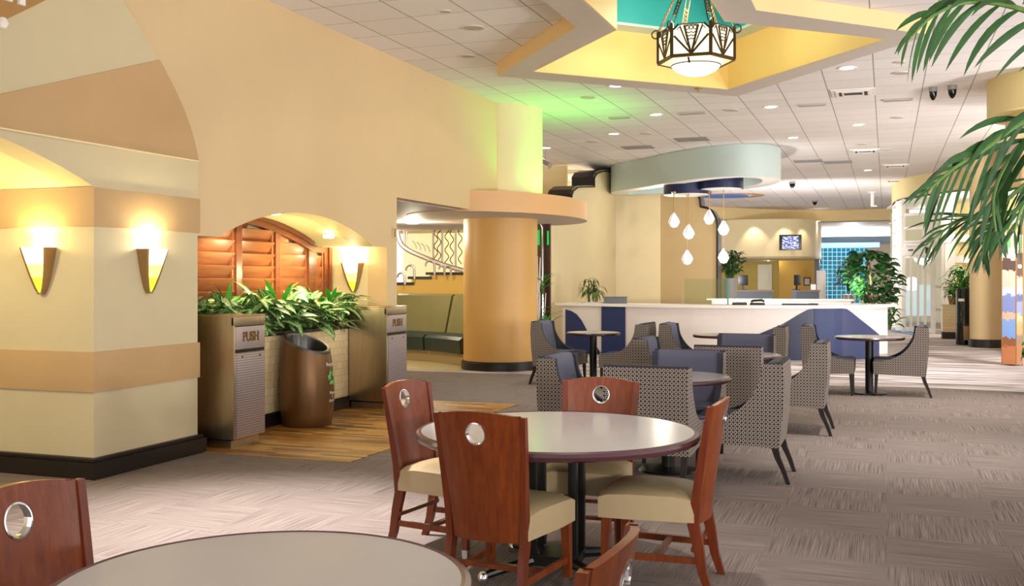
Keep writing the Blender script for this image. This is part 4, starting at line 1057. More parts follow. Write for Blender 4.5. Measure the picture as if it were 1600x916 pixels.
def panel(name, cols, mat, off=.012, zb=.0):
    m = MB(); P = []
    dense = []
    for (xa, ya_), (xb, yb_) in zip(cols, cols[1:]):
        n = max(1, int(abs(xb-xa)/6))
        for k in range(n): dense.append((xa+(xb-xa)*k/n, ya_+(yb_-ya_)*k/n))
    dense.append(cols[-1])
    for px, py in dense:
        r = onC(px)
        if r is None: continue
        p, n, t = r; z = min(HC-.052, EYE+(433-py)/1600*t); q = p+n*off-OX; P.append((q, n, z))
    for (p, n, z), (q, n2, z2) in zip(P, P[1:]):
        a = Vector((p.x, p.y, zb)); b_ = Vector((q.x, q.y, zb)); bk = -n*.010
        m.extrude([a, b_, Vector((q.x, q.y, max(zb+.001, z2))), Vector((p.x, p.y, max(zb+.001, z)))], (bk.x, bk.y, 0))
    return m.build(name, mat, rc, smooth=False)
panel('blue_wave_panel', [(876, 483), (884, 483.5), (893, 486), (901, 491), (909, 501), (917, 516), (927, 533), (937, 549)], 'blue')
panel('blue_block_panel', [(941, 474), (978, 474)], 'blue', .03)
panel('blue_hill_panel', [(1176, 526), (1205, 514), (1224, 506), (1247, 492), (1262, 484), (1272, 478)], 'navy')
panel('blue_hill_panel', [(1272, 476), (1315, 476)], 'blue', .02)
panel('blue_hill_panel', [(1315, 478), (1330, 488), (1341, 497), (1360, 512), (1373, 523)], 'bluegrey')
def onctop(px, back=.3):
    p, n, t = onC(px); q = p-n*back; return Vector((q.x, q.y, HC)), n
# things on the counter
p, n = onctop(916, .35); tr = thing('white_tray', 'white tray under the drooping plant at the left end of the counter', 'tray', p)
m = MB(); m.lathe([(0, .0), (.28, 0), (.30, .02), (.28, .022), (0, .01)], seg=32); m.build('dish', 'counter_white', tr)
R0 = random.Random(9); m = MB()
for k in range(6):
    x, y = R0.uniform(-.16, .16), R0.uniform(-.1, .1); h = .18+.28*R0.random(); m.tube([(x, y, .0), (x*1.1, y, h)], .012, 6, 1)
    for j in range(11):
        a = R0.uniform(0, 2*pi); m.leaf((x*1.1, y, h*R0.uniform(.5, 1.05)), (cos(a), sin(a), .9), .30, .035, 1.6, 6, .2)
o = m.build('drooping_dracaena', ['leaf_olive', 'stem'], None, normals=False); o.location = p+Vector((0, 0, .018)); tag(o, 'drooping narrow leaved plant standing on the white tray at the counter left end', 'plant')
p, n = onctop(948, .3); m = MB(); m.box((0, 0, .055), (.42, .22, .11), bev=.008); m.box((0, 0, .118), (.44, .24, .016)); o = m.build('stone_box', 'granite'); o.location = p; o.rotation_euler = (0, 0, .3); tag(o, 'grey speckled stone box on the counter beside the drooping plant', 'box')
p, n = onctop(1097, .25); q, _ = onctop(1136, .25); p0, _ = onctop(1058, .35)
gs = thing('glass_sneeze_guard', 'upright clear glass screen with a green edge on the counter top', 'glass screen', p)
m = MB(); e = q-p0; nn = Vector((-e.y, e.x, 0)).normalized()*.010
m.extrude([p0-p, q-p, q-p+Vector((0, 0, .46)), p0-p+Vector((0, 0, .46))], nn); m.build('pane', 'glass', gs, smooth=False)
m = MB(); m.bar(q-p+Vector((0, 0, 0)), q-p+Vector((0, 0, .46)), .025, .03); m.build('pane_edge', plain('green_glass_edge', '#3f8f74', .2), gs)
def oncounter(px, name, label, cat, fn, mat, back=.35, rz=.1):
    p, n = onctop(px, back); m = MB(); fn(m); o = m.build(name, mat); o.location = p; o.rotation_euler = (0, 0, rz); return tag(o, label, cat)
oncounter(1155, 'desk_pad', 'flat black pad on the counter just right of the glass screen', 'pad', lambda m: m.box((0, 0, .02), (.26, .2, .03), bev=.006, rot=Matrix.Rotation(.12, 4, 'X')), 'black')
def ph(m): m.box((0, 0, .02), (.26, .2, .035), bev=.008); m.tube([(-.11, -.05, .05), (-.08, -.05, .075), (.08, -.05, .085), (.12, -.05, .06)], .022, 8)
oncounter(1186, 'telephone', 'black telephone on the counter to the right of the flat pad', 'telephone', ph, 'black')
oncounter(1252, 'keyboard_tray', 'long thin black tray on the counter above the blue hill shape', 'tray', lambda m: (m.box((0, 0, .012), (.48, .16, .024), bev=.004), m.box((.3, 0, .015), (.16, .1, .03), bev=.006)), 'black')
# inner desk and back office
A = at(1112, 433, 21.3); B_ = at(1330, 433, 20.6)
idk = thing('inner_counter', 'white inner counter ledge behind the black pad and telephone', 'counter', (A.x, A.y, 0))
m = MB(); poly_wall(m, [Vector((0, 0)), (B_-A).xy], 0, .97, .35); m.build('body', 'counter_white', idk, smooth=False)
m = MB(); poly_wall(m, [Vector((-.1, -.05)), (B_-A).xy+Vector((.05, -.05))], .97, 1.0, .45); m.build('top', 'counter_top', idk, smooth=False)
def officedesk(label, xa, xb, d, zt):
    a, b_ = at(xa, 433, d), at(xb, 433, d); t = thing('office_desk', label, 'desk', (a.x, a.y, 0), 0, 'back office desks')
    e = (b_-a).xy; m = MB(); poly_wall(m, [Vector((0, 0)), e], 0, zt-.05, .5); m.build('front', 'desk_slate', t, smooth=False)
    m = MB(); poly_wall(m, [Vector((0, -.04)), e+Vector((.04, -.04))], zt-.05, zt, .6); m.build('top', 'desk_brown', t, smooth=False)
officedesk('slate fronted office desk behind the counter, the one on the left with the monitor', 1148, 1208, 33, 1.03)
officedesk('slate fronted office desk behind the counter, the one on the right under the certificates', 1244, 1280, 33, 1.03)
def monitor(label, px, d, z, rz, w):
    p = at(px, 433, d); t = thing('computer_monitor', label, 'monitor', (p.x, p.y, z), rz, 'back office monitors')
    m = MB(); m.box((0, 0, .32), (w, .04, .34), bev=.008); m.build('screen', 'screen_body', t); m = MB(); m.box((0, .03, .09), (.06, .04, .18)); m.box((0, .03, .01), (.22, .18, .02)); m.build('stand', 'black', t)
monitor('black monitor on the left office desk, turned towards the plant', 1161, 33.2, 1.03, .35, .32); monitor('black monitor seen almost edge-on on the right office desk', 1246, 33.3, 1.03, 1.15, .40)
for i, (x, y, w, h, d, l) in enumerate([(1261, 440, 10.5, 13, 41.3, 'dark framed certificate hanging on the gold office wall'), (1271, 449, 10, 12, 33.6, 'dark framed certificate standing on the right office desk')]):
    p = at(x, y, d)
    if i == 0: r_ = ray(x, y); p = Vector((0, 0, EYE))+r_*((CERT_Y-.025)/r_.y); d = (CERT_Y-.025)/r_.y
    s = d/1600; t = thing('framed_certificate', l, 'picture frame', p, TH*.3)
    m = MB(); m.box((0, 0, 0), (w*s, .04, h*s), bev=.005); m.build('frame', 'dark_base', t); m = MB(); m.box((0, -.022, 0), (w*s*.72, .006, h*s*.74)); m.build('paper', 'counter_white', t)
p = at(1195, 433, 45.5); p.x *= OFFY/p.y; p.y = OFFY; m = MB(); m.box((0, 0, 1.0), (.60, .05, 2.0)); m.box((0, -.03, 1.45), (.40, .02, .8), bev=.006); m.box((0, -.03, .5), (.40, .02, .75), bev=.006); o = m.build('door_1', 'door_white'); o.location = (p.x, p.y, 0); tag(o, 'white office door', None, None, 'structure')
v = at(1235, 379, 36.9); tv = thing('television', 'flat television mounted on the cream bulging wall, showing a blue and white picture', 'television', v, TH*.2)
m = MB(); m.box((0, 0, 0), (.78, .07, .56), bev=.01); m.build('housing', 'screen_body', tv); m = MB(); m.box((0, -.037, .0), (.56, .006, .46)); m.build('picture', 'tv', tv); m = MB(); m.box((0, .15, 0), (.12, .3, .12)); m.build('bracket', 'black', tv)
# plants behind the counter
p = at(1141, 433, 25.9); pt = thing('potted_ficus', 'bushy plant in a tall grey pot behind the counter, below the white pendants', 'potted plant', (p.x, p.y, 0))
m = MB(); m.lathe([(0, .75), (.14, .75), (.19, 1.42), (.17, 1.42), (.15, 1.38), (0, 1.38)], seg=28); m.build('pot', 'pot_grey', pt)
m = MB(); m.box((0, .05, .37), (.5, .4, .74)); m.build('stand', 'mahogany', pt)
o = foliage('foliage', None, None, (0, 0, 1.4), 190, .20, .075, .32, .62, 'leaf_dark', .6, None, .6, True, 31, (.2, .2)); o.parent = pt
p = at(1362, 433, 21.6); pt = thing('fiddle_leaf_fig', 'large leafy fig tree rising behind the right end of the counter', 'potted plant', (p.x, p.y, 0))
m = MB(); m.lathe([(0, 0), (.22, 0), (.28, .5), (.25, .5), (0, .46)], seg=28); m.build('pot', 'pot_grey', pt)
m = MB(); m.tube([(0, 0, .45), (.03, 0, .9), (-.02, 0, 1.5), (-.1, 0, 1.9)], .03, 8); m.tube([(.02, 0, .8), (.2, .05, 1.3), (.28, .1, 1.6)], .02, 8); m.tube([(0, 0, .9), (-.25, 0, 1.4), (-.4, .05, 1.75)], .02, 8); m.build('trunk', 'trunk', pt)
R0 = random.Random(12); m = MB()
for k in range(330):
    a = R0.uniform(0, 2*pi); z = R0.uniform(.92, 1.98); rmax = .16+.40*sin(pi*min(1, max(0, (z-.85)/1.15)))**.7
    rr = rmax*R0.uniform(.35, .95); b0 = Vector((rr*cos(a)-.02+(.1-.22*(z-1.2)), rr*sin(a)*.8, z)); m.leaf(b0, (cos(a), sin(a), R0.uniform(-.1, 1.0)), R0.uniform(.16, .28), R0.uniform(.11, .17), .8, 5, .15, 0, R0.uniform(-.6, .6))
m.build('leaves', 'leaf_dark', pt, normals=False)
p = at(1326, 433, 41); pt = thing('slender_palm', 'slim potted plant standing in front of the blue glass block wall', 'potted plant', (p.x, p.y, 0))
m = MB(); m.lathe([(0, 0), (.24, 0), (.27, .75), (.24, .75), (0, .7)], seg=24); m.build('pot', 'steel_door', pt)
o = foliage('foliage', None, None, (0, 0, .8), 110, .55, .07, .5, 1.3, 'leaf_dark', .8, None, .8, True, 33, (.12, .12)); o.parent = pt
p = at(1390, 433, 20.8); foliage('low_shrub', 'small green plant low behind the end of the counter, below the fig tree', 'plant', (p.x, p.y+.5, .35), 40, .25, .07, .2, .5, 'leaf', .6, None, .8, True, 35, (.08, .08))
p = at(1378, 433, 43); m = MB(); m.box((0, 0, .55), (.9, .4, 1.1), bev=.02); m.box((0, 0, 1.13), (1.0, .5, .06)); o = m.build('white_podium', 'white_lit' if False else 'white'); o.location = (p.x-.4, p.y, 0); tag(o, 'white counter block in the far hall beside the glass blocks', 'counter')
p = at(1283, 433, 39); m = MB(); m.box((0, 0, .85), (.34, .05, 1.7)); m.box((0, -.03, 1.0), (.24, .01, 1.1)); o = m.build('upright_sign', 'white'); o.location = (p.x, p.y, 0); tag(o, 'narrow white upright board at the edge of the blue glass blocks', 'sign')

# ------------------------------------------------------------------ canopy and pendants above the counter
cp = [(-5.95, 22.95), (-5.05, 21.95), (-4.15, 20.94), (-3.37, 20.25), (-2.65, 20.02), (-2.15, 20.35), (-1.98, 21.1), (-2.3, 22.3), (-3.1, 23.2), (-4.2, 23.8), (-5.9, 24.0)]
cps = smooth_closed(cp, 6); cc = (-3.6, 21.9)
inn = inset(cps, .36)
m = MB(); m.extrude([(x, y, 3.40) for x, y in cps], (0, 0, ZC-3.40-.003), 0, [[(x, y, 3.40) for x, y in inn]], mi_side=1)
cn = m.build('ceiling_canopy', ['white', 'mint']); tag(cn, 'pale teal curved canopy hanging from the ceiling over the reception counter', 'canopy')
for (px, d, r, z, l) in [(1074, 21.8, .50, 3.20, 'lower left navy round ceiling drum carrying white pendants'), (1127, 21.3, .45, 3.28, 'right hand navy round ceiling drum carrying white pendants')]:
    p = at(px, 433, d); t = thing('pendant_drum', l, 'ceiling drum', (p.x, p.y, ZC), 0, 'navy pendant drums')
    m = MB(); m.lathe([(0, 0), (r, 0), (r, z-ZC), (r-.03, z-ZC)], seg=56); m.build('drum', 'navy', t); m = MB(); m.lathe([(r-.03, z-ZC), (r-.03, z-ZC-.01), (0, z-ZC-.01)], seg=56); m.build('underside', 'white', t)
PD = [(1053, 345, 302, 'leftmost white teardrop pendant over the counter'), (1076, 363, 302, 'white teardrop pendant, second from the left, upper one of its cord'), (1108, 340, 295, 'highest white teardrop pendant, third from the left'), (1130.5, 357, 295, 'rightmost white teardrop pendant, upper one of its cord'), (1073.5, 403, 302, 'lower white teardrop pendant in front of the cream wall'), (1130.5, 401, 295, 'lower white teardrop pendant in front of the bushy potted plant')]
for i, (x, y, yt, l) in enumerate(PD):
    d = 21.4+(.12 if i in (4, 5) else 0); p = at(x, y, d); top = at(x, yt, d).z+.03; t = thing('teardrop_pendant', l, 'pendant lamp', (p.x, p.y, p.z), 0, 'white teardrop pendants')
    m = MB(); m.lathe([(0, -.15), (.07, -.13), (.125, -.03), (.10, .04), (.02, .165), (0, .17)], seg=6, a0=.3*i, a1=.3*i+2*pi); m.build('shade', 'pendant', t, smooth=False)
    m = MB()
    for k in range(6):
        a = .3*i+k*pi/3
        if k % 2 == 0: m.tube([(.127*cos(a), .127*sin(a), -.03), (.10*cos(a), .10*sin(a), .04), (.02*cos(a), .02*sin(a), .166)], .006, 4)
    m.build('seam', 'grey_strip', t)
    m = MB(); n = int((top-p.z-.16)/.05); m.tube([(0, 0, .165), (0, 0, top-p.z)], .010, 6); m.build('chain', 'bronze', t)
    m = MB(); m.lathe([(.0, -.05), (.05, -.03), (.06, 0)], (0, 0, top-p.z), 16); m.build('ceiling_cap', 'chrome', t)
p = at_z(1131, 306, ZC); md = thing('ceiling_medallion', 'round blue medallion with a beige ring on the far ceiling', 'ceiling medallion', (p.x, p.y, ZC))
m = MB(); m.lathe([(0, -.02), (.75, -.02), (.75, 0)], seg=48); m.build('blue_disc', plain('medallion_blue', '#3f7ad0', .5), md); m = MB(); m.lathe([(.75, -.012), (1.05, -.012), (1.05, 0)], (.2, 0, 0), 48); m.build('beige_ring', 'tan', md)
p = at_z(886, 268, ZC); md = thing('ceiling_rosette', 'round pale rosette on the ceiling left of the stepped dark cap', 'ceiling medallion', (p.x, p.y, ZC))
m = MB(); m.lathe([(0, -.03), (.42, -.03), (.45, 0)], seg=40); m.build('disc', 'soffit', md); m = MB(); m.lathe([(0, -.04), (.2, -.035), (.22, -.03)], (.12, 0, 0), 32); m.build('centre', 'pot_grey', md)

# ------------------------------------------------------------------ art deco lantern
LN = Vector((-1.95, 11.17, 0)); zb, zt = 3.80, 4.14
lt = thing('hexagonal_lantern', 'large hexagonal art deco lantern with fan patterned panels hanging in the star coffer', 'chandelier', (LN.x, LN.y, zb))
Rl = .41; rot0 = radians(2)
def hx(k, r=Rl): return Vector((r*cos(rot0+k*pi/3), r*sin(rot0+k*pi/3), 0))
H_ = zt-zb
mfr = MB()
for k in range(6):
    a, b_ = hx(k), hx(k+1); mid = (a+b_)/2; e = (b_-a); n = Vector((mid.x, mid.y, 0)).normalized(); up = Vector((0, 0, 1))
    def P(u, v, o=0): return a+e*u+up*(v*H_)+n*o
    out = [(.04, 0), (.96, 0), (.96, .82), (.82, .98), (.18, .98), (.04, .82)]
    m = MB(); m.extrude([P(u, v) for u, v in out], -n*.008); pn = m.build('glass_panel', 'lantern_glass', lt, smooth=False)
    m = MB()
    F = Vector((.5, .06))
    for q in [(.06, .62), (.20, .97), (.32, .93), (.68, .93), (.80, .97), (.94, .62)]:
        w = .022 if q[0] in (.32, .68, .06, .94) else .009; m.bar(P(F.x+(q[0]-.5)*.04, F.y, .004), P(q[0], q[1], .004), w, .008, up=n)
    for u0, u1, v0, v1 in [(.13, .20, .80, .90), (.20, .40, .90, .30), (.87, .80, .80, .90), (.80, .60, .90, .30)]: m.bar(P(u0, v0, .004), P(u1, v1, .004), .008, .006, up=n)
    for j, u in enumerate((.40, .5, .60)): m.tube([P(u+.045*cos(t), .85+.06*sin(t), .006) for t in [i*pi/5 for i in range(11)]], .005, 4)
    for v in (.72, .62, .52):
        wd = .14*(v-.06)/.8; m.tube([P(.5+wd*s, v-.04*(1-abs(((s+1) % 1)-.5)*2), .006) for s in [-1+i*.125 for i in range(17)]], .005, 4)
    m.bar(P(.32, .93, .004), P(.68, .93, .004), .008, .008, up=n); m.bar(P(.2, .97, .004), P(.8, .97, .004), .010, .008, up=n)
    m.build('fan_tracery', 'lantern_bar', pn, smooth=False)
    mfr.bar(a, a+up*H_*1.02, .035, .035); mfr.bar(a, b_, .026, .035)
    mfr.bar(P(.04, .82), P(.18, .98), .018, .02); mfr.bar(P(.96, .82), P(.82, .98), .018, .02); mfr.tube([a*1.07+up*H_*.95+Vector((.045*cos(t)*n.y*0, 0, .0))+a.normalized()*.045*cos(t)+up*.045*sin(t) for t in [i*pi/6 for i in range(13)]], .008, 5)
mfr.build('frame', 'lantern_bar', lt, smooth=False)
m = MB(); hx6 = [hx(k, Rl*.98) for k in range(6)]; m.extrude([p+Vector((0, 0, -.008)) for p in hx6], (0, 0, .006), 0, [[Vector((.27*cos(-i*2*pi/24), .27*sin(-i*2*pi/24), -.008)) for i in range(24)]]); m.build('under_panel', 'lantern_under', lt, smooth=False)
m = MB(); m.lathe([(.30, .0), (.29, -.035), (.265, -.05)], seg=40); m.build('bowl_collar', 'lantern_glass', lt)
m = MB(); m.lathe([(.265, -.05), (.22, -.10), (.13, -.14), (0, -.155)], seg=40); m.build('bowl', 'bowl_glass', lt)
m = MB(); m.lathe([(.263, -.045), (.272, -.045), (.272, -.057), (.263, -.057)], seg=40)
for k in range(3):
    a = rot0+k*2*pi/3+.4; m.bar((.31*cos(a), .31*sin(a), .0), (.262*cos(a), .262*sin(a), -.062), .02, .012)
m.build('bowl_band', 'lantern_bar', lt)
for k in range(6):
    a = hx(k); top = Vector((a.x*.22, a.y*.22, 1.0)); base = a+Vector((0, 0, H_*1.02)); tn = Vector((-a.y, a.x, 0)).normalized()*.028
    m = MB(); m.tube([base-tn, top-tn*.7], .006, 5); m.tube([base+tn, top+tn*.7], .006, 5)
    for f0, f1 in ((.16, .46), (.6, .95)):
        p0, p1 = base.lerp(top, f0), base.lerp(top, f1)
        for j in range(5):
            q0, q1 = p0.lerp(p1, j/5), p0.lerp(p1, (j+1)/5); m.tube([q0-tn*.9, q1+tn*.9], .006, 4); m.tube([q0+tn*.9, q1-tn*.9], .006, 4)
        m.bar(p0-tn, p0+tn, .01); m.bar(p1-tn, p1+tn, .01)
    m.build('hanger_strap', 'lantern_bar', lt, smooth=False)
m = MB(); m.lathe([(.10, 1.0), (.12, 1.03), (.05, 1.08), (.03, 1.22)], seg=24); m.build('ceiling_rose', 'lantern_bar', lt)
point('lantern_light', (LN.x, LN.y, zt+.12), 38, (1, .86, .62), .12)
point('lantern_bowl_light', (LN.x, LN.y, zb-.24), 16, (1, .85, .6), .12)

# ------------------------------------------------------------------ vents, grilles, sensors on the ceiling
def disc(px, py, r, label, name='ceiling_speaker', cat='ceiling speaker', mat='grey_disc'):
    p = at_z(px, py, ZC); t = thing(name, label, cat, (p.x, p.y, ZC), 0, 'round grilles in the ceiling tiles')
    m = MB(); m.lathe([(0, -.006), (r, -.006)], seg=28); m.build('grille', mat, t); m = MB(); m.lathe([(r, -.006), (r+.015, -.012), (r+.02, 0)], seg=28); m.build('ring', 'soffit', t)
for x, y, r, l in [(739, 43, .10, 'round speaker grille in the tiles above the cream wall, nearer one of two'), (730.5, 87.5, .08, 'dark ringed round grille left of the star soffit tip'), (694.5, 17.5, .05, 'small round grille at the top left of the tiled ceiling'), (1406.5, 114, .09, 'round beige speaker grille right of the star soffit tip'), (1401.5, 183.5, .08, 'brown round grille in the ceiling below the long slot diffuser'), (1142, 172, .10, 'beige round speaker grille between two downlights above the teal canopy'), (1009, 208.5, .10, 'round speaker grille left of the wide grey vents'), (918.5, 152, .09, 'round speaker grille in the green-tinted tiles close to the star soffit'), (924, 221, .10, 'round speaker grille in the green-tinted tiles close to the drum'), (1405, 97, .05, 'small round sensor disc right of the star soffit tip'), (1346, 225, .09, 'brown round grille just before the second square diffuser'), (1385, 234, .08, 'small round grille right of the second square diffuser')]:
    disc(x, y, r, l)
def vent(px, py, w, d, label, kind):
    p = at_z(px, py, ZC); t = thing('ceiling_vent', label, 'air vent', (p.x, p.y, ZC), 0, 'air vents in the ceiling')
    if kind == 'square':
        m = MB(); m.box((0, 0, -.008), (w, d, .016), bev=.004); m.build('frame', 'white', t)
        for s in (.78, .5): m = MB(); m.extrude([(-w*s/2, -d*s/2, -.03), (w*s/2, -d*s/2, -.03), (w*s/2, d*s/2, -.03), (-w*s/2, d*s/2, -.03)], (0, 0, .022), 0, [[(-w*s*.42, -d*s*.42, -.03), (-w*s*.42, d*s*.42, -.03), (w*s*.42, d*s*.42, -.03), (w*s*.42, -d*s*.42, -.03)]]); m.build('louvre_ring', 'white', t, smooth=False)
        m = MB(); m.box((0, d*.08, -.018), (w*.66, d*.5, .006)); m.build('opening', 'vent_dark', t)
    elif kind == 'slot':
        m = MB(); m.box((0, 0, -.012), (w, d, .024), bev=.005); m.build('frame', 'grey_disc', t); m = MB(); m.box((0, -.0, -.026), (w*.86, d*.45, .006)); m.build('slot', 'grey_strip', t)
    else:
        m = MB(); m.box((0, 0, -.006), (w, d, .012)); m.build('grille', 'grey_strip', t, smooth=False)
        m = MB()
        for k in range(5): m.box((0, -d*.4+d*.2*k, -.014), (w*.96, .012, .006))
        m.build('blades', 'pot_grey', t)
for x, y, w, d, l, k in [(1333, 144, .58, .58, 'nearest square air diffuser, right of the star soffit', 'square'), (1351.5, 235.5, .58, .58, 'second square air diffuser further along the ceiling', 'square'), (1399, 258.5, .58, .58, 'square air diffuser above the peach fascia, right of the warm downlight', 'square'), (1400, 282, .58, .58, 'far square air diffuser near the vestibule fascia', 'square'),
    (968, 183, .34, .13, 'short green-tinted slot vent above the round drum', 'slot'), (1081, 176, .42, .13, 'slot vent between the two downlights beyond the star', 'slot'), (1269, 163, .40, .13, 'slot vent left of the nearest square diffuser', 'slot'), (1403, 155, .40, .13, 'slot vent right of the nearest square diffuser', 'slot'),
    (1081, 217.5, .60, .50, 'wide grey grille above the middle of the teal canopy', 'strip'), (996.5, 230, .60, .45, 'wide grey grille above the left part of the teal canopy', 'strip'), (1262.5, 251.5, .6, .5, 'wide grey grille right of the teal canopy, left one of a pair', 'strip'), (1309, 253, .6, .5, 'wide grey grille right of the teal canopy, right one of a pair', 'strip')]: vent(x, y, w, d, l, k)
def dome(px, py, r, label):
    p = at_z(px, py-r*60, ZC); t = thing('security_camera', label, 'camera', (p.x, p.y, ZC), 0, 'ceiling cameras')
    m = MB(); m.lathe([(0, 0), (r, 0), (r, -.05), (r*.95, -.06)], seg=24); m.build('housing', 'pot_grey', t); m = MB(); m.lathe([(r*.92, -.06), (r*.8, -.12), (r*.4, -.165), (0, -.18)], seg=24); m.build('dome', 'black_gloss', t)
dome(1458, 140, .055, 'left dark dome camera on the ceiling at the right, smaller of the pair'); dome(1488, 137, .06, 'right dark dome camera on the ceiling, nearer the palm fronds'); dome(1238, 289, .09, 'small dark dome camera on the far ceiling right of the canopy'); dome(1273, 318, .09, 'small dark dome camera just before the far peach fascia')
p = at_z(1363, 300, ZC); t = thing('hanging_sensor', 'short white tube hanging from the far ceiling', 'sensor', (p.x, p.y, ZC)); m = MB(); m.tube([(0, 0, 0), (0, 0, -.45)], .05, 12); m.build('tube', 'white', t); m = MB(); m.tube([(0, 0, 0), (0, 0, -.03)], .11, 16); m.build('flange', 'white', t)
p = at(853, 256, 20); t = thing('track_spotlight', 'small green-lit spotlight hanging beside the drum', 'spotlight', (p.x, p.y, p.z)); m = MB(); m.tube([(-.1, 0, .05), (.1, -.06, -.05)], .07, 14); m.build('head', 'steel_door', t); m = MB(); m.tube([(0, 0, .05), (0, 0, ZC-p.z)], .012, 6); m.build('stem', 'steel_door', t)
p = at_z(1091, 137.5, 3.85); t = thing('soffit_sprinkler', 'small brass sprinkler head under the star soffit, right of the glowing downlight', 'sprinkler', (p.x, p.y, 3.85)); m = MB(); m.lathe([(0, 0), (.05, 0), (.045, -.012), (0, -.014)], seg=20); m.build('plate', 'bronze', t); m = MB(); m.tube([(0, 0, -.012), (0, 0, -.05)], .012, 8); m.build('head', 'bronze', t)

# ------------------------------------------------------------------ entrance vestibule, planters, pillars, palm
VP = [at(1397, 433, 29.4), at(1404, 433, 27.6), at(1412, 433, 26.9), at(1458, 433, 26.2), at(1473, 433, 26.0), at(1491, 433, 26.0)]
vd = thing('door_2', 'white framed glass entrance vestibule with folding doors', None, (VP[3].x, VP[3].y, 0)); vd['kind'] = 'structure'; O3 = Vector((VP[3].x, VP[3].y, 0))
def V3(i, z): return Vector((VP[i].x, VP[i].y, z))-O3
def VL(px, z):                                            # point of the glazed front at image column px
    r = ray(px, 433).xy
    for a, b_ in zip(VP, VP[1:]):
        e = (b_-a).xy; den = r.x*(-e.y)+e.x*r.y; u = (r.x*a.y-r.y*a.x)/den
        if -1e-6 <= u <= 1.000001: q = a.xy+e*u; return Vector((q.x, q.y, z))-O3
    return V3(5, z)
m = MB()
for i, w in ((0, .10), (1, .16), (2, .10), (3, .12), (4, .08)): m.bar(V3(i, 0), V3(i, 3.5), w, .12, up=(0, 1, 0))
m.bar(V3(5, 0)+Vector((-.13, 0, 0)), V3(5, 3.5)+Vector((-.13, 0, 0)), .28, .16, up=(0, 1, 0))
for z in (3.45, 3.08, 2.72, 2.36):
    for i in range(5): m.bar(V3(i, z), V3(i+1, z), .10, .07)
m.bar(VL(1447, 2.4), VL(1447, 3.45), .05, .06, up=(0, 1, 0))
for z in (.05, .62, 1.2): m.bar(V3(0, z), V3(2, z), .06, .06); m.bar(V3(3, z), V3(5, z), .06, .06)
m.build('frame', 'white', vd, smooth=False)
m = MB(); m.bar(V3(2, 2.12)+Vector((0, -.08, 0)), V3(3, 2.12)+Vector((0, -.08, 0)), .22, .22); m.bar(V3(2, 2.27), V3(3, 2.27), .1, .16); hd = m.build('header', 'white', vd, smooth=False)
m = MB(); q = VL(1423, 2.13); m.lathe([(0, 0), (.07, 0), (.07, .03), (0, .03)], q+Vector((0, -.21, 0)), 12); m.build('sensor', 'black', hd)
m = MB(); q = VL(1450, 2.13); m.box(q+Vector((0, -.20, 0)), (.14, .03, .16)); m.build('dark_plate', 'black', hd)
for i in range(5):
    m = MB(); m.face([V3(i, .05), V3(i+1, .05), V3(i+1, 3.45), V3(i, 3.45)]); 
    if i != 2: m.build('glass_pane', 'glass', vd, smooth=False)
    else:
        m.bm.clear() if False else None; m.bm.free(); m = MB(); m.face([V3(i, 2.3), V3(i+1, 2.3), V3(i+1, 3.45), V3(i, 3.45)]); m.build('glass_pane', 'glass', vd, smooth=False)
for xa, xb in ((1413.5, 1423), (1424, 1434), (1435, 1445), (1446, 1456)):
    m = MB(); a, b_ = VL(xa, 0), VL(xb, 0)
    for p in (a, b_): m.bar(p+Vector((0, 0, .02)), p+Vector((0, 0, 2.0)), .045, .05, up=(0, 1, 0))
    m.bar(a+Vector((0, 0, .08)), b_+Vector((0, 0, .08)), .05, .12); m.bar(a+Vector((0, 0, 1.97)), b_+Vector((0, 0, 1.97)), .05, .06)
    lf = m.build('door_leaf', 'white', vd, smooth=False); m = MB(); m.face([a+Vector((0, 0, .1)), b_+Vector((0, 0, .1)), b_+Vector((0, 0, 1.95)), a+Vector((0, 0, 1.95))]); m.build('door_glass', 'glass', lf, smooth=False)
vb = [at(1393, 433, 33), at(1440, 433, 33), at(1490, 433, 32.4)]
m = MB(); poly_wall(m, [v.xy for v in vb], 0, 3.5, .1); struct('wall_vestibule_back', m, plain('pale_lit_wall', '#cfc8b2', .6), smooth=False)
m = MB(); a, b_ = at(1398, 433, 32.8), at(1455, 433, 32.8); poly_wall(m, [a.xy, b_.xy], .2, 1.2, .05); struct('window_1', m, plain('pale_outside', '#b8cdd8', .6, emit=.4), smooth=False)
b = MB(); b.prism([at(1390, 433, 27.5).xy, at(1440, 433, 24.6).xy, at(1452, 433, 25.2).xy, at(1400, 433, 28.4).xy], .002, .012); tag(b.build('entrance_mat', plain('blue_mat', '#5f86b0', .9)), 'blue floor mat in front of the white vestibule doors', 'mat')
p = at(1486, 433, 24.0); tp = thing('tiled_planter', 'cream tiled planter block with dark base beside the vestibule', 'planter', (p.x, p.y, 0)); m = MB(); m.box((0, .2, .46), (.36, .5, .64)); m.build('body', 'brick', tp); m = MB(); m.box((0, .2, .08), (.39, .53, .16)); m.build('base', 'dark_base', tp); m = MB(); m.box((0, .2, .79), (.40, .54, .03)); m.build('cap', 'sand', tp)
p = at(1490, 433, 24.0); rp_ = thing('potted_croton', 'small reddish plant in a clay pot on the tiled planter', 'potted plant', (p.x, p.y+.1, .805)); m = MB(); m.lathe([(0, 0), (.09, 0), (.13, .2), (.11, .2), (0, .17)], seg=20); m.build('pot', 'terracotta', rp_); o = foliage('foliage', None, None, (0, 0, .18), 45, .2, .07, .18, .25, 'leaf_red', .6, None, .6, True, 41, (.08, .08)); o.parent = rp_
p = at(1507, 433, 23.6); foliage('bushy_dracaena', 'bushy bright green plant rising behind the black kiosk', 'plant', (p.x, p.y+.2, .78), 170, .36, .06, .4, .85, 'leaf_bright', .9, None, .7, True, 42, (.14, .12))
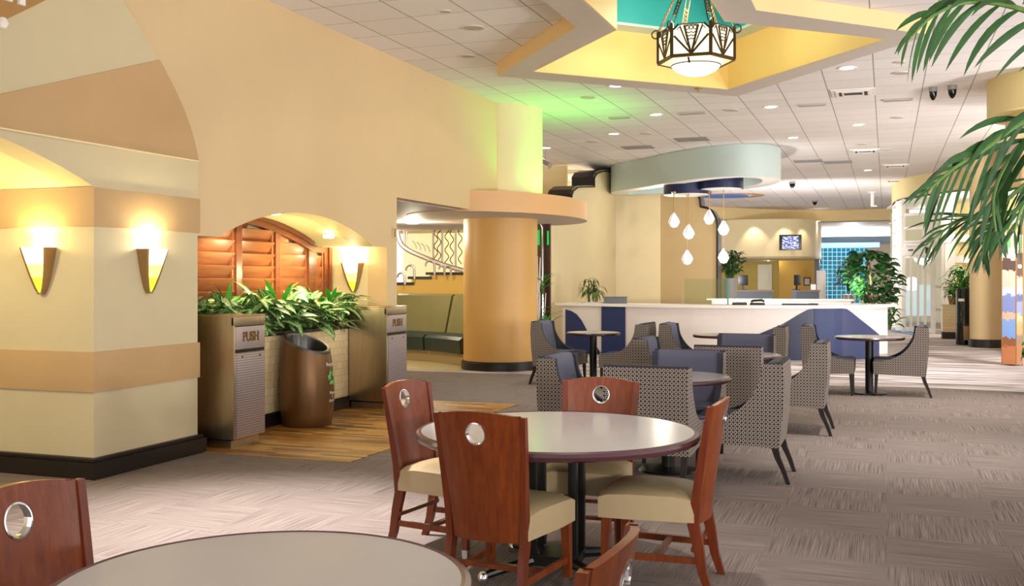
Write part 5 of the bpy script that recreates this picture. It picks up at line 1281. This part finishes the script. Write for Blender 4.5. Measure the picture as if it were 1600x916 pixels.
p = at(1506.5, 433, 21.9); kk = thing('black_kiosk', 'glossy black cylindrical bin unit with a gold lower panel beside the cream column', 'kiosk', (p.x, p.y, 0))
m = MB(); m.lathe([(0, 0), (.165, 0), (.165, 1.16), (.15, 1.2), (0, 1.2)], seg=40); m.build('body', 'black_gloss', kk); m = MB(); m.lathe([(.168, .93), (.168, .99)], seg=16, a0=-2.4, a1=-1.6); m.build('label_plate', 'soffit', kk); m = MB(); m.box((.03, -.162, .26), (.10, .02, .30)); m.build('gold_panel', 'bronze', kk); m = MB(); m.lathe([(.166, .42), (.17, .42), (.17, .44), (.166, .44)], seg=40); m.build('seam_ring', 'black', kk)
def cream_column(px, d, r, l):
    p = at(px, 433, d); t = thing('cream_column', l, 'column', (p.x, p.y, 0), 0, 'cream columns at the right'); m = MB(); m.lathe([(r, .1), (r, ZC-.01)], seg=56); m.build('shaft', 'peach' if False else 'cream', t); m = MB(); m.lathe([(r, .17), (r+.02, .16), (r+.025, 0), (r, 0)], seg=56); m.build('base', 'dark_base', t)
cream_column(1541.5, 21.2, .325, 'cream round column standing between the black kiosk and the poster pillar'); cream_column(1631, 18.6, .40, 'cream round column cut off by the right edge, behind the poster pillar')
p = at(1581.5, 433, 16.85); pp_ = thing('poster_pillar', 'glossy square pillar covered with city photographs, at the right edge', 'poster pillar', (p.x, p.y, 0), TH+radians(40))
s = .115
for k in range(4):
    a = k*pi/2; m = MB(); m.box((s*cos(a), s*sin(a), 1.08), (.012, 2*s-.012, 2.12), rz=a); f = m.build('photo_panel', 'poster_a' if k % 2 else 'poster_b', pp_)
    m = MB(); m.box((s*cos(a)+.007*cos(a), s*sin(a)+.007*sin(a), 2.03), (.004, .06, .2), rz=a); m.build('green_mark', 'green_mark', f)
m = MB()
for k in range(4): a = k*pi/2+pi/4; m.bar((s*1.41*cos(a), s*1.41*sin(a), 0), (s*1.41*cos(a), s*1.41*sin(a), 2.15), .014)
m.build('corner_trim', 'bronze', pp_)
me = text_mesh('ND', .09, .001); me.transform(Matrix.Translation((0, -s-.008, 1.62)) @ Matrix.Rotation(pi/2, 4, 'X')); mesh_obj('lettering', me, 'letter', pp_)
# bushy plant at the right edge
p = at(1632, 433, 12.6); vpnt = thing('trailing_pothos', 'trailing green leafy plant at the lower right edge, before the striped carpet', 'potted plant', (p.x, p.y, 0)); m = MB(); m.lathe([(0, 0), (.14, 0), (.19, .45), (.17, .45), (0, .42)], seg=24); m.build('pot', 'pot_grey', vpnt); o = foliage('foliage', None, None, (0, 0, .35), 90, .16, .09, .22, .30, 'leaf', 1.1, None, .35, True, 44, (.12, .12)); o.parent = vpnt
# palm: crown outside the frame, fronds arching in
cr = at(1745, 175, 4.6)
pm = thing('kentia_palm', 'potted palm at the right whose long green fronds hang into the picture', 'potted plant', (cr.x, cr.y, 0))
base_ = Vector((cr.x, cr.y, 0))
m = MB(); m.lathe([(0, 0), (.24, 0), (.30, .5), (.27, .5), (0, .45)], seg=32); m.build('pot', 'terracotta', pm)
m = MB(); m.tube([(0, 0, .4), (.02, 0, 1.0), (0, .02, cr.z-.1)], [.07, .055, .045], 12); m.build('trunk', 'trunk', pm)
def frond(ctrl, n, L, w, droop, seed, sag=1.0, start=.12):
    R = random.Random(seed); pts = smooth_open([q-base_ for q in ctrl], 10)
    m = MB(); k = len(pts); m.tube(pts, [.014*(1-.8*i/k)+.002 for i in range(k)], 6, 1)
    for i in range(n):
        f = start+(1-start)*i/(n-1); x = f*(k-1); j = min(int(x), k-2); p = pts[j].lerp(pts[j+1], x-j); t = (pts[j+1]-pts[j]).normalized()
        view = Vector((-ST, CT, 0)); sd = (t.cross(view)*.85+t.cross(Vector((0, 0, 1)))*.45).normalized(); ll = L*(.55+.75*sin(pi*min(1, f*.85+.12)))*R.uniform(.8, 1.15)
        for s in (-1, 1):
            d = t*(.85+.6*f)+sd*s*.62+Vector((0, 0, .10-.30*sag*R.uniform(.5, 1.4)))+view*R.uniform(-.25, .25)
            m.leaf(p, d, ll*(1 if f < .95 else .8), w*(1-.3*f)*R.uniform(.8, 1.2), droop*R.uniform(.5, 1.4), 7, .18, 0, R.uniform(-.4, .4)+pi/2)
    return m.build('frond', ['leaf_palm', 'stem'], pm, normals=False)
frond([cr, at(1690, 60, 4.45), at(1600, 16, 4.3), at(1520, 3, 4.15), at(1462, 22, 4.05), at(1420, 60, 3.95)], 13, .29, .032, .5, 1, 1.3)
frond([cr, at(1690, 165, 4.5), at(1600, 190, 4.4), at(1540, 232, 4.3), at(1492, 262, 4.2), at(1452, 296, 4.15)], 14, .29, .030, .4, 2, 1.0)
frond([cr, at(1690, 200, 4.55), at(1610, 215, 4.6), at(1570, 260, 4.6), at(1552, 310, 4.6), at(1556, 362, 4.6)], 10, .28, .032, .5, 3, 1.0)
frond([cr, at(1680, 240, 4.9), at(1600, 290, 5.0), at(1545, 335, 5.0), at(1495, 347, 5.0), at(1448, 382, 4.95)], 12, .26, .018, .4, 4, .5, .35)
frond([cr, at(1680, 260, 5.0), at(1600, 320, 5.1), at(1560, 345, 5.1), at(1540, 370, 5.1), at(1534, 404, 5.1)], 11, .20, .020, .4, 5, .6, .45)
frond([cr, at(1690, 230, 4.3), at(1640, 270, 4.2), at(1600, 320, 4.1), at(1585, 360, 4.1)], 9, .24, .02, .4, 6, .8, .2)
for i, (dx, dy, up_) in enumerate([(.9, .5, .25), (.7, -.6, .3), (.2, .9, .2), (-.1, -.8, .45), (.4, .1, .9)]):   # fronds on the far side of the crown
    frond([cr, cr+Vector((dx*.35, dy*.35, .25+up_*.3)), cr+Vector((dx*.75, dy*.75, .22+up_*.3)), cr+Vector((dx*1.1, dy*1.1, -.08+up_*.2))], 12, .28, .03, .45, 20+i, 1.0)
